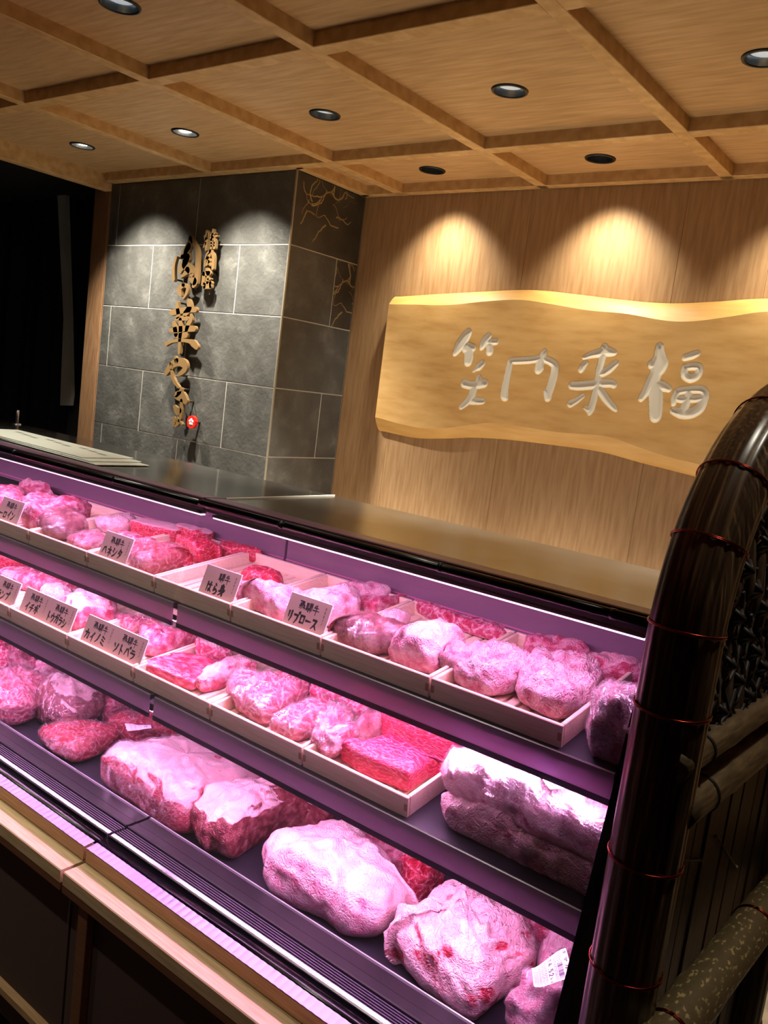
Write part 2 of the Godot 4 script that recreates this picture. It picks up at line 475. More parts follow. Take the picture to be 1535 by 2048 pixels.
func downlight(l: Array) -> void:
	var k := LAMPS.find(l)
	var t := thing("downlight", LAMP_LABELS[k], "light", Vector3(l[0], CEIL, l[1]), 0.0, "recessed ceiling downlights")
	var st := sst(true)
	lathe(st, Vector3.ZERO, [[0.0395, 0.004], [0.0395, -0.003], [0.041, -0.0045], [0.046, -0.004], [0.0475, 0.0]])
	obj("trim_ring", st, M.lamp_ring, t)
	var deep: bool = l[2] == "deep"
	var cone := sst(true)
	lathe(cone, Vector3.ZERO, [[0.0395, -0.002], [0.037, 0.012], [0.030, 0.035], [0.021, 0.052]], 32, -1.0)
	obj("reflector", cone, M.lamp_cone_dark if deep else M.lamp_cone, t)
	var can := sst(true)
	lathe(can, Vector3.ZERO, [[0.0, 0.075], [0.041, 0.07], [0.041, 0.0]], 24, -1.0)
	obj("housing", can, M.black_matt, t)
	var lamp := sst(true)
	if deep: lathe(lamp, Vector3(0, 0.024, 0), [[0.0, -0.008], [0.012, -0.006], [0.018, 0.002]], 24, -1.0)
	elif l[2] == "bright": lathe(lamp, Vector3(0.006, 0.010, 0.0), [[0.0, -0.009], [0.016, -0.007], [0.026, -0.001], [0.031, 0.006]], 24, -1.0)
	else: lathe(lamp, Vector3(0, 0.012, 0), [[0.0, -0.001], [0.018, -0.001], [0.034, 0.001]], 24, -1.0)
	obj("lamp", lamp, M.lamp_dim if l[2] == "dim" else M.lamp_glow, t)
	if l[4] > 0.0:
		var s := SpotLight3D.new(); s.name = "downlight_spot"
		s.position = Vector3(l[0], CEIL - 0.008, l[1]); s.rotation_degrees = Vector3(-90 + l[3], 0, 0)
		s.spot_angle = 46.0 if deep else (42.0 if l[2] == "bright" else 32.0); s.spot_angle_attenuation = 1.0
		s.light_energy = l[4]; s.light_color = Color(1.0, 0.95, 0.85) if deep else Color(1.0, 0.96, 0.88)
		s.light_size = 0.02; s.spot_range = 9.0; s.spot_attenuation = 2.0; s.shadow_enabled = true
		add_child(s, true)

func build_column() -> void:
	var c := struct("wall_left_pier", "pier clad in large dark slate tiles", "pier")
	bx("core", Vector3((COL_X + COL_L) / 2, 1.165, (COL_Z + WALL_Z) / 2 - 0.002), Vector3(COL_X - COL_L - 0.004, 2.33, -WALL_Z + COL_Z), M.grout, c)
	var rows := [2.33, H + 0.488, H + 0.227, H - 0.036, H - 0.296, H - 0.557, H - 0.817, H - 1.078, H - 1.338, 0.0]
	var g := 0.0022
	for i in rows.size() - 1:
		var y0: float = rows[i + 1]; var y1: float = rows[i]
		var odd := i % 2 == 1
		var xs := [COL_L, -3.072, -2.538, COL_X] if odd else [COL_L, -3.337, -2.805, COL_X]
		for j in 3:
			var m: Material = M["slate%d" % ((i * 2 + j) % 3)]
			if i == 9 and j == 0: m = M.vein_low
			bx("tile", Vector3((xs[j] + xs[j + 1]) / 2, (y0 + y1) / 2, COL_Z - 0.005), Vector3(xs[j + 1] - xs[j] - 2 * g, y1 - y0 - 2 * g, 0.010), m, c, 0.0008)
		var zs := [COL_Z, -2.537, WALL_Z] if odd else [COL_Z, WALL_Z]
		for j in zs.size() - 1:
			var m: Material = M["slate%d" % ((i + j + 1) % 3)]
			if i == 0: m = M.vein
			if i == 1 and j == 1: m = M.vein_low
			bx("tile", Vector3(COL_X - 0.005, (y0 + y1) / 2, (zs[j] + zs[j + 1]) / 2), Vector3(0.010, y1 - y0 - 2 * g, absf(zs[j + 1] - zs[j]) - 2 * g), m, c, 0.0008)
	bx("corner_strip", Vector3(COL_X - 0.001, 1.165, COL_Z - 0.001), Vector3(0.007, 2.33, 0.007), M.corner_strip, c, 0.001)

# ------------------------------------------------------------------ the refrigerated cases
func build_cases() -> void:
	make_case(CASES[0][0], CASES[0][1], "right-hand refrigerated meat case beside the bamboo screen", M.steel_top, true)
	make_case(CASES[1][0], CASES[1][1], "left-hand refrigerated meat case running out of the picture", M.stone_top, false)

func make_case(x0: float, x1: float, label: String, top: Material, right: bool) -> void:
	var t := thing("meat_case", label, "display case", Vector3.ZERO, 0.0, "refrigerated cases in one row")
	# body and deck
	px("deck", [[-1.140, -1.012], [-1.628, -1.012], [-1.628, -1.030], [-1.140, -1.030]], x0, x1, M.deck, t)
	px("back_panel", [[-1.628, -0.30], [-1.640, -0.30], [-1.640, -1.40], [-1.628, -1.40]], x0, x1, M.case_inner, t)
	px("body", [[-1.02, -1.045], [-1.628, -1.032], [-1.628, -1.50], [-0.955, -1.50], [-0.955, -1.0720], [-1.02, -1.07]], x0, x1, M.apron_panel, t)
	# worktop
	var wt := px("worktop", [[-1.259, -0.275], [-1.625, -0.275], [-1.625, -0.300], [-1.262, -0.300], [-1.259, -0.297]], x0 + 0.001, x1 - 0.001, top, t)
	if right:
		bx("edge_trim", Vector3(x0 + 0.003, H - 0.2735, -1.442), Vector3(0.004, 0.004, 0.362), M.grout, wt, 0.0005)
	px("front_trim", [[-1.259, -0.274], [-1.206, -0.2705], [-1.203, -0.272], [-1.203, -0.278], [-1.256, -0.285]], x0, x1, M.purple_trim, t)
	# canopy: the black hinge tube, the rounded fascia, the light under it
	var tb := sst(true)
	tube(tb, [Vector3(x0, H - 0.2815, -1.1945), Vector3(x1, H - 0.2815, -1.1945)], 0.0078, 16)
	var tube_part := obj("hinge_tube", tb, M.black_gloss, t)
	for x in ([x0 + 0.24, x0 + 0.62, x1 - 0.06] if right else [x1 - 0.3, x1 - 0.75]):
		var rg := sst(true)
		tube(rg, [Vector3(x - 0.004, H - 0.2815, -1.1945), Vector3(x + 0.004, H - 0.2815, -1.1945)], 0.0088, 16)
		obj("collar", rg, M.black_plastic, tube_part)
	# the front glass: upright below, bent back to the hinge above; two panes
	for gap in [0.0, -0.006]:
		var gl := sst(true)
		var prof := [[-0.988, -1.0313]]
		for i in 6: prof.append([lerpf(-0.86, -0.352, i / 5.0), 0.0])
		for i in range(1, 6): prof[i][1] = -1.0313 + 0.2305 * (-0.988 - prof[i][0])
		prof[6][1] = -1.0313 + 0.2305 * (-0.988 - prof[6][0])
		for i in range(1, 11):
			var a := i / 10.0
			prof.append([-0.352 + 0.0625 * sin(a * PI * 0.5), prof[6][1] - 0.0135 * a - 0.012 * (1.0 - cos(a * PI * 0.5))])
		for i in prof.size() - 1:
			quad(gl, Vector3(x0 + 0.003, H + prof[i][0], prof[i][1] + gap), Vector3(x1 - 0.003, H + prof[i][0], prof[i][1] + gap), Vector3(x1 - 0.003, H + prof[i + 1][0], prof[i + 1][1] + gap), Vector3(x0 + 0.003, H + prof[i + 1][0], prof[i + 1][1] + gap), Vector3(0, 0.3, 1))
		obj("front_glass", gl, M.glass, t)
	px("canopy", [[-1.206, -0.2895], [-1.26, -0.301], [-1.60, -0.301], [-1.60, -0.306], [-1.240, -0.3065], [-1.2065, -0.300]], x0, x1, M.canopy_dark, t)
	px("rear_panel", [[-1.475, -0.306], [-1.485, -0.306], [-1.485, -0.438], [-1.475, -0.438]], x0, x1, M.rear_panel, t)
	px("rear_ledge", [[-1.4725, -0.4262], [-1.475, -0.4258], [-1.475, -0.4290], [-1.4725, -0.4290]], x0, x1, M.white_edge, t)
	for s in LED:
		var z: float = s[1]
		bx("led_housing", Vector3((x0 + x1) / 2, H + s[0] + 0.0085, z), Vector3(x1 - x0 - 0.03, 0.005, 0.018), M.canopy_dark, t, 0.001)
		bx("led_strip", Vector3((x0 + x1) / 2, H + s[0] + 0.004, z), Vector3(x1 - x0 - 0.03, 0.003, 0.012), M.led, t, 0.0005)
	# shelves
	shelf(t, x0, x1, -0.501, -1.152, -0.5495, right)
	shelf(t, x0, x1, -0.6995, -1.112, -0.748, right)
	# the inner front rail, the air return with its ribs, and the bumper
	px("inner_rail", [[-1.137, -0.984], [-1.134, -0.982], [-1.131, -0.984], [-1.102, -0.9842], [-1.100, -0.990], [-1.135, -1.012], [-1.140, -1.012]], x0, x1, M.black_plastic, t)
	px("rail_lip", [[-1.1395, -0.984], [-1.1365, -0.9815], [-1.134, -0.9835], [-1.137, -0.99]], x0, x1, M.chrome, t)
	px("inner_ledge", [[-1.1005, -0.9835], [-1.080, -0.9835], [-1.078, -0.9815], [-1.0755, -0.9835], [-1.0755, -1.0], [-1.1005, -1.0]], x0, x1, M.black_plastic, t)
	px("ledge_edge", [[-1.079, -0.983], [-1.0775, -0.981], [-1.076, -0.983], [-1.0775, -0.986]], x0, x1, M.chrome, t)
	px("grille_base", [[-1.0755, -0.994], [-1.042, -0.994], [-1.042, -1.01], [-1.0755, -1.01]], x0, x1, M.black_matt, t)
	for k in 6:
		var z := -1.0725 + k * 0.0058
		px("rib", [[z - 0.0012, -0.9865], [z + 0.0012, -0.9865], [z + 0.0016, -0.994], [z - 0.0016, -0.994]], x0, x1, M.rib, t)
	px("glass_channel", [[-1.042, -0.9855], [-1.034, -0.9865], [-1.034, -1.01], [-1.042, -1.01]], x0, x1, M.steel, t)
	px("glass_foot", [[-1.0335, -0.986], [-1.0315, -0.985], [-1.0295, -0.9865], [-1.0295, -0.995], [-1.0335, -0.995]], x0, x1, M.chrome, t)
	var bp := [[-1.0293, -1.006], [-1.0293, -0.990]]
	for i in 9:
		var a := PI * 0.5 * (1.0 - i / 8.0)
		bp.append([-1.0105 + 0.0095 * cos(a), -0.9990 + 0.0095 * sin(a)])
	bp.append([-1.001, -1.006])
	var bs := sst(true); along_x(bs, bp, x0, x1)
	obj("bumper", bs, M.black_gloss, t)
	# fluted steel strip, wooden front
	var xs := x0 + 0.001
	var n := int((x1 - x0) / 0.0165)
	var fl := sst(true)
	var prev := []
	for i in n * 8 + 1:
		var x := x0 + (x1 - x0) * i / (n * 8.0)
		var dz := 0.0008 * absf(sin(PI * i / 8.0))
		var c := [Vector3(x, H - 0.9915 + dz, -1.001), Vector3(x, H - 0.9945 + dz, -0.9765)]
		if prev.size(): quad(fl, prev[0], c[0], c[1], prev[1], Vector3(0, 1, 0.1))
		prev = c
	obj("fluted_strip", fl, M.flute, t)
	px("front_board", [[-1.000, -0.9965], [-0.9765, -0.9965], [-0.9765, -1.0245], [-1.000, -1.0245]], x0 + 0.0006, x1 - 0.0006, M.front_wood, t)
	px("wooden_ledge", [[-0.9995, -1.0270], [-0.9285, -1.0270], [-0.9265, -1.0290], [-0.9265, -1.0545], [-1.0, -1.0545]], x0 + 0.0006, x1 - 0.0006, M.ledge_wood, t)
	px("apron_rail", [[-0.985, -1.0547], [-0.9272, -1.0547], [-0.9272, -1.0715], [-0.985, -1.0715]], x0, x1, M.apron, t)
	for x in ([-1.313, -0.62] if right else [-1.9, -2.55]):
		bx("apron_stile", Vector3(x, H - 1.243, -0.945), Vector3(0.032, 0.342, 0.018), M.apron, t, 0.001)
	px("apron_foot", [[-0.955, -1.414], [-0.937, -1.414], [-0.937, -1.430], [-0.955, -1.430]], x0, x1, M.front_wood, t)
	px("kick", [[-1.02, -1.500], [-0.975, -1.500], [-0.975, -1.579], [-1.02, -1.579]], x0, x1, M.black_matt, t)
	# end panel
	if right:
		px("end_panel", [[-1.012, -1.06], [-1.03, -0.99], [-1.1815, -0.335], [-1.195, -0.290], [-1.625, -0.290], [-1.640, -1.52], [-1.0, -1.52], [-1.0, -1.06]], x1 + 0.001, x1 + 0.013, M.black_matt, t)

func shelf(t: Node, x0: float, x1: float, y: float, z: float, y2: float, right: bool) -> void:
	var s := px("shelf", [[z - 0.001, y], [-1.622, y + (-1.622 - z) * -TILT], [-1.622, y - 0.010 + (-1.622 - z) * -TILT], [z - 0.001, y - 0.010]], x0 + 0.004, x1 - 0.004, M.deck, t)
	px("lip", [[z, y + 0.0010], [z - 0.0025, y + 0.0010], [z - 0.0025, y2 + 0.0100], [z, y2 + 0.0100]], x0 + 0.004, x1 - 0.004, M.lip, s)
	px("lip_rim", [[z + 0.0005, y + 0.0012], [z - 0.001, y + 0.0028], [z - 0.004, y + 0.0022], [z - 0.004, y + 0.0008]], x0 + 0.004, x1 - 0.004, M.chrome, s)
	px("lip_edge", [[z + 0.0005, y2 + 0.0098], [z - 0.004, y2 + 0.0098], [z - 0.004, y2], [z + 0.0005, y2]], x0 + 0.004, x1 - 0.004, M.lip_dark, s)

# ------------------------------------------------------------------ brush strokes of the two signs: [x, height over the eye, half width]
const CARVED := {
	"laugh": [[[-1.670,0.246,0.0113],[-1.681,0.228,0.0160],[-1.696,0.203,0.0171],[-1.714,0.170,0.0067]],[[-1.669,0.194,0.0170],[-1.642,0.194,0.0093]],[[-1.658,0.188,0.0150],[-1.654,0.160,0.0150],[-1.654,0.145,0.0132]],[[-1.584,0.239,0.0082],[-1.594,0.225,0.0120],[-1.602,0.209,0.0101],[-1.606,0.198,0.0055]],[[-1.581,0.219,0.0092],[-1.550,0.222,0.0064]],[[-1.576,0.207,0.0092],[-1.572,0.194,0.0110],[-1.571,0.187,0.0110]],[[-1.595,0.142,0.0083],[-1.606,0.131,0.0102],[-1.615,0.124,0.0047],[-1.625,0.115,0.0015]],[[-1.657,0.066,0.0113],[-1.629,0.062,0.0103],[-1.597,0.068,0.0111],[-1.574,0.075,0.0111]],[[-1.600,0.094,0.0056],[-1.597,0.078,0.0130]],[[-1.615,0.063,0.0103],[-1.617,0.038,0.0112],[-1.622,0.019,0.0112],[-1.639,-0.002,0.0085],[-1.657,-0.018,0.0057]],[[-1.618,0.009,0.0103],[-1.588,0.010,0.0084],[-1.570,0.012,0.0065]]],
	"gate": [[[-1.482,0.158,0.0075],[-1.486,0.112,0.0087],[-1.488,0.068,0.0104],[-1.487,0.039,0.0117],[-1.478,0.031,0.0042]],[[-1.481,0.160,0.0067],[-1.449,0.164,0.0079],[-1.408,0.169,0.0078],[-1.376,0.176,0.0080]],[[-1.358,0.201,0.0056],[-1.362,0.187,0.0088],[-1.368,0.165,0.0120],[-1.368,0.147,0.0137],[-1.371,0.138,0.0097]],[[-1.359,0.177,0.0072],[-1.332,0.170,0.0079],[-1.313,0.158,0.0095],[-1.310,0.131,0.0103],[-1.315,0.091,0.0111],[-1.321,0.062,0.0103],[-1.320,0.049,0.0088]],[[-1.332,0.072,0.0040],[-1.326,0.062,0.0080]]],
	"come": [[[-1.212,0.192,0.0028],[-1.188,0.203,0.0070],[-1.159,0.211,0.0104],[-1.146,0.216,0.0124],[-1.126,0.216,0.0103],[-1.112,0.214,0.0048]],[[-1.148,0.231,0.0069],[-1.145,0.216,0.0111]],[[-1.149,0.202,0.0083],[-1.151,0.176,0.0069],[-1.154,0.154,0.0070],[-1.154,0.138,0.0049],[-1.152,0.122,0.0084],[-1.152,0.100,0.0084],[-1.155,0.079,0.0070],[-1.157,0.053,0.0077],[-1.161,0.030,0.0091],[-1.163,0.016,0.0042]],[[-1.182,0.032,0.0021],[-1.169,0.027,0.0070]],[[-1.204,0.176,0.0049],[-1.212,0.162,0.0078],[-1.216,0.152,0.0064]],[[-1.102,0.181,0.0068],[-1.119,0.163,0.0096],[-1.137,0.149,0.0083],[-1.152,0.141,0.0042]],[[-1.240,0.098,0.0086],[-1.212,0.100,0.0107],[-1.168,0.108,0.0105],[-1.143,0.114,0.0097],[-1.107,0.118,0.0089],[-1.095,0.113,0.0055]],[[-1.197,0.068,0.0043],[-1.214,0.052,0.0064],[-1.235,0.038,0.0079]],[[-1.144,0.095,0.0083],[-1.132,0.084,0.0090],[-1.111,0.063,0.0083],[-1.087,0.044,0.0062],[-1.075,0.036,0.0020]]],
	"fortune": [[[-0.969,0.244,0.0080],[-0.966,0.226,0.0120],[-0.962,0.211,0.0152],[-0.961,0.193,0.0240],[-0.962,0.180,0.0208],[-0.967,0.162,0.0145],[-0.977,0.134,0.0129],[-0.988,0.102,0.0097],[-1.000,0.080,0.0057]],[[-0.982,0.188,0.0113],[-0.965,0.188,0.0192]],[[-0.964,0.122,0.0161],[-0.956,0.096,0.0185],[-0.950,0.064,0.0177],[-0.946,0.035,0.0161],[-0.945,0.027,0.0113]],[[-0.966,0.167,0.0144],[-0.971,0.126,0.0161]],[[-0.959,0.126,0.0128],[-0.939,0.124,0.0112],[-0.918,0.118,0.0055]],[[-0.851,0.231,0.0054],[-0.866,0.224,0.0077],[-0.886,0.216,0.0055]],[[-0.879,0.187,0.0070],[-0.859,0.192,0.0070],[-0.839,0.190,0.0069],[-0.838,0.168,0.0077],[-0.858,0.156,0.0093],[-0.878,0.165,0.0078],[-0.879,0.187,0.0070]],[[-0.887,0.114,0.0078],[-0.861,0.121,0.0070],[-0.822,0.125,0.0077],[-0.808,0.115,0.0084],[-0.808,0.095,0.0092],[-0.816,0.070,0.0115],[-0.840,0.052,0.0116],[-0.869,0.049,0.0117],[-0.893,0.054,0.0071]],[[-0.890,0.113,0.0071],[-0.895,0.094,0.0079],[-0.896,0.076,0.0047]],[[-0.858,0.120,0.0062],[-0.856,0.093,0.0085],[-0.861,0.065,0.0093],[-0.860,0.050,0.0094]],[[-0.889,0.091,0.0063],[-0.864,0.092,0.0078],[-0.829,0.098,0.0069],[-0.811,0.101,0.0076]]],
}
const RAISED := {
	"small_refine": [[[-2.685,0.528,0.0066],[-2.683,0.499,0.0085],[-2.681,0.459,0.0047]],[[-2.696,0.511,0.0038],[-2.688,0.499,0.0057]],[[-2.675,0.521,0.0057],[-2.679,0.502,0.0047]],[[-2.695,0.469,0.0038],[-2.686,0.484,0.0057]],[[-2.649,0.534,0.0047],[-2.650,0.507,0.0066]],[[-2.662,0.513,0.0047],[-2.638,0.522,0.0041]],[[-2.661,0.506,0.0047],[-2.623,0.511,0.0037]],[[-2.653,0.497,0.0056],[-2.652,0.466,0.0066]],[[-2.653,0.497,0.0056],[-2.635,0.500,0.0056],[-2.633,0.467,0.0065]],[[-2.653,0.484,0.0038],[-2.635,0.485,0.0041]],[[-2.652,0.473,0.0034],[-2.634,0.475,0.0037]]],
	"small_meat": [[[-2.654,0.454,0.0066],[-2.674,0.436,0.0057],[-2.680,0.396,0.0034]],[[-2.654,0.454,0.0075],[-2.635,0.436,0.0066],[-2.631,0.389,0.0066]],[[-2.658,0.439,0.0094],[-2.670,0.424,0.0076]],[[-2.664,0.427,0.0076],[-2.650,0.416,0.0057]],[[-2.659,0.413,0.0076],[-2.669,0.402,0.0047]],[[-2.654,0.410,0.0075],[-2.644,0.401,0.0047]]],
	"small_shop": [[[-2.662,0.381,0.0104],[-2.653,0.371,0.0113]],[[-2.681,0.368,0.0095],[-2.644,0.371,0.0075]],[[-2.681,0.368,0.0086],[-2.679,0.342,0.0095],[-2.684,0.326,0.0057]],[[-2.654,0.361,0.0066],[-2.653,0.335,0.0076]],[[-2.652,0.347,0.0047],[-2.639,0.349,0.0038]],[[-2.670,0.324,0.0095],[-2.669,0.317,0.0076]],[[-2.671,0.330,0.0067],[-2.636,0.333,0.0085]],[[-2.636,0.333,0.0075],[-2.634,0.319,0.0066]],[[-2.669,0.316,0.0067],[-2.634,0.318,0.0066]]],
	"meat": [[[-2.857,0.430,0.0050],[-2.868,0.393,0.0080],[-2.862,0.343,0.0090]],[[-2.779,0.505,0.0107],[-2.753,0.481,0.0097],[-2.732,0.454,0.0106],[-2.726,0.409,0.0106],[-2.722,0.364,0.0106],[-2.725,0.334,0.0135],[-2.736,0.320,0.0087]],[[-2.760,0.347,0.0078],[-2.733,0.337,0.0155]],[[-2.780,0.501,0.0107],[-2.782,0.481,0.0175],[-2.798,0.460,0.0157],[-2.819,0.436,0.0138]],[[-2.785,0.472,0.0137],[-2.796,0.447,0.0176],[-2.788,0.427,0.0176],[-2.818,0.430,0.0118]],[[-2.788,0.427,0.0176],[-2.801,0.415,0.0138]],[[-2.792,0.419,0.0167],[-2.817,0.392,0.0168],[-2.825,0.375,0.0099]],[[-2.799,0.401,0.0177],[-2.768,0.384,0.0185],[-2.751,0.367,0.0117],[-2.759,0.357,0.0059]],[[-2.781,0.378,0.0157],[-2.799,0.363,0.0079],[-2.821,0.350,0.0020]]],
	"no": [[[-2.795,0.321,0.0079],[-2.818,0.310,0.0119],[-2.818,0.293,0.0139],[-2.806,0.280,0.0040]],[[-2.800,0.323,0.0079],[-2.772,0.314,0.0078],[-2.774,0.290,0.0079],[-2.792,0.266,0.0024]]],
	"flower": [[[-2.826,0.252,0.0060],[-2.821,0.230,0.0100],[-2.812,0.204,0.0120],[-2.818,0.194,0.0080]],[[-2.756,0.259,0.0098],[-2.748,0.233,0.0156],[-2.771,0.209,0.0118]],[[-2.857,0.210,0.0121],[-2.821,0.216,0.0120],[-2.764,0.225,0.0118],[-2.711,0.228,0.0106]],[[-2.827,0.185,0.0050],[-2.788,0.191,0.0099],[-2.756,0.191,0.0088]],[[-2.734,0.206,0.0068],[-2.732,0.189,0.0098],[-2.746,0.167,0.0118],[-2.753,0.148,0.0098]],[[-2.837,0.169,0.0090],[-2.826,0.149,0.0120],[-2.816,0.126,0.0120]],[[-2.855,0.139,0.0081],[-2.811,0.145,0.0120],[-2.753,0.151,0.0128],[-2.708,0.154,0.0116]],[[-2.823,0.121,0.0080],[-2.788,0.121,0.0119],[-2.757,0.128,0.0148]],[[-2.797,0.183,0.0099],[-2.789,0.143,0.0119],[-2.789,0.104,0.0090],[-2.787,0.053,0.0070]],[[-2.875,0.083,0.0092],[-2.839,0.095,0.0061],[-2.785,0.103,0.0060],[-2.732,0.103,0.0078],[-2.707,0.097,0.0146],[-2.684,0.084,0.0116]]],
	"ya": [[[-2.859,-0.036,0.0092],[-2.844,-0.017,0.0137],[-2.819,0.005,0.0159],[-2.781,0.017,0.0168],[-2.750,0.012,0.0178],[-2.740,-0.003,0.0133],[-2.754,-0.020,0.0111],[-2.780,-0.036,0.0056]],[[-2.807,0.033,0.0068],[-2.799,0.021,0.0135]],[[-2.824,-0.022,0.0068],[-2.814,-0.048,0.0079],[-2.795,-0.068,0.0079],[-2.770,-0.085,0.0045]],[[-2.836,0.007,0.0046],[-2.826,-0.006,0.0136]]],
	"ma": [[[-2.756,-0.089,0.0056],[-2.759,-0.103,0.0090],[-2.782,-0.118,0.0135],[-2.746,-0.120,0.0223],[-2.721,-0.135,0.0133]],[[-2.745,-0.136,0.0078],[-2.741,-0.171,0.0089],[-2.742,-0.206,0.0067]],[[-2.784,-0.166,0.0091],[-2.765,-0.181,0.0158],[-2.749,-0.177,0.0112]],[[-2.780,-0.213,0.0091],[-2.774,-0.237,0.0102],[-2.753,-0.224,0.0090],[-2.761,-0.210,0.0068]],[[-2.749,-0.216,0.0067],[-2.730,-0.230,0.0045]]],
}
# the wavy outline of the carved board
const BOARD_TOP := [[-2.045,0.333],[-1.916,0.336],[-1.773,0.340],[-1.607,0.359],[-1.481,0.368],[-1.378,0.360],[-1.231,0.344],[-1.094,0.338],[-0.964,0.323],[-0.890,0.324],[-0.799,0.339],[-0.673,0.362]]
const BOARD_TOP_REAR := [[-2.067,0.369],[-1.850,0.386],[-1.645,0.401],[-1.464,0.411],[-1.312,0.402],[-1.124,0.388],[-0.992,0.383],[-0.870,0.391],[-0.693,0.407]]
const BOARD_FOOT := [[-2.040,-0.101],[-1.919,-0.112],[-1.806,-0.115],[-1.701,-0.100],[-1.624,-0.081],[-1.527,-0.060],[-1.410,-0.058],[-1.268,-0.060],[-1.145,-0.053],[-1.072,-0.054],[-0.980,-0.072],[-0.867,-0.090],[-0.817,-0.094]]
const BOARD_FOOT_REAR := [[-2.054,-0.153],[-1.886,-0.159],[-1.764,-0.146],[-1.615,-0.123],[-1.472,-0.112],[-1.286,-0.107],[-1.131,-0.106],[-0.991,-0.121],[-0.843,-0.135]]
const PALE := [[-4.318,0.814],[-4.238,0.819],[-4.118,0.176],[-4.054,-0.216],[-4.060,-0.276],[-4.154,-0.286],[-4.179,0.173]]
# stickers: meat key, four corners, print
const STICKERS := [
	["N14", [Vector3(-0.478,-0.876,-1.182),Vector3(-0.464,-0.901,-1.171),Vector3(-0.411,-0.856,-1.192),Vector3(-0.439,-0.818,-1.209)], "weight"],
	["M19", [Vector3(-0.543,-0.575,-1.194),Vector3(-0.487,-0.580,-1.165),Vector3(-0.476,-0.575,-1.193),Vector3(-0.528,-0.571,-1.220)], "plain"],
	["N7b", [Vector3(-1.739,-0.937,-1.320),Vector3(-1.700,-0.941,-1.302),Vector3(-1.666,-0.931,-1.350),Vector3(-1.712,-0.925,-1.379)], "number"],
]

# ------------------------------------------------------------------ the carved board on the wall
func capsule(p: Vector2, a: Array, b: Array) -> float:
	var pa := p - Vector2(a[0], a[1])
	var ba := Vector2(b[0] - a[0], b[1] - a[1])
	var h := clampf(pa.dot(ba) / maxf(ba.length_squared(), 1e-9), 0.0, 1.0)
	return (pa - ba * h).length() - lerpf(a[2], b[2], h)

func smooth_stroke(s: Array, k := 5) -> Array:
	if s.size() < 3: return s
	var out := []
	for i in s.size() - 1:
		var p0: Array = s[maxi(i - 1, 0)]; var p1: Array = s[i]; var p2: Array = s[i + 1]; var p3: Array = s[mini(i + 2, s.size() - 1)]
		for q in k:
			var t := float(q) / k
			var c := []
			for d in 3: c.append(cubic_interpolate(p1[d], p2[d], p0[d], p3[d], t) if d < 2 else lerpf(p1[d], p2[d], t))
			out.append(c)
	out.append(s[-1])
	return out

func along(curve: Array, x: float) -> float:
	for i in curve.size() - 1:
		if x <= curve[i + 1][0] or i == curve.size() - 2:
			var y0: float = curve[maxi(i - 1, 0)][1]; var y3: float = curve[mini(i + 2, curve.size() - 1)][1]
			var t: float = clampf((x - curve[i][0]) / (curve[i + 1][0] - curve[i][0]), 0.0, 1.0)
			return cubic_interpolate(curve[i][1], curve[i + 1][1], y0, y3, t)
	return curve[-1][1]

func grid_mesh(v: PackedVector3Array, n: PackedVector3Array, ind: PackedInt32Array) -> ArrayMesh:
	var a := []; a.resize(Mesh.ARRAY_MAX)
	a[Mesh.ARRAY_VERTEX] = v; a[Mesh.ARRAY_NORMAL] = n; a[Mesh.ARRAY_INDEX] = ind
	var m := ArrayMesh.new(); m.add_surface_from_arrays(Mesh.PRIMITIVE_TRIANGLES, a)
	return m

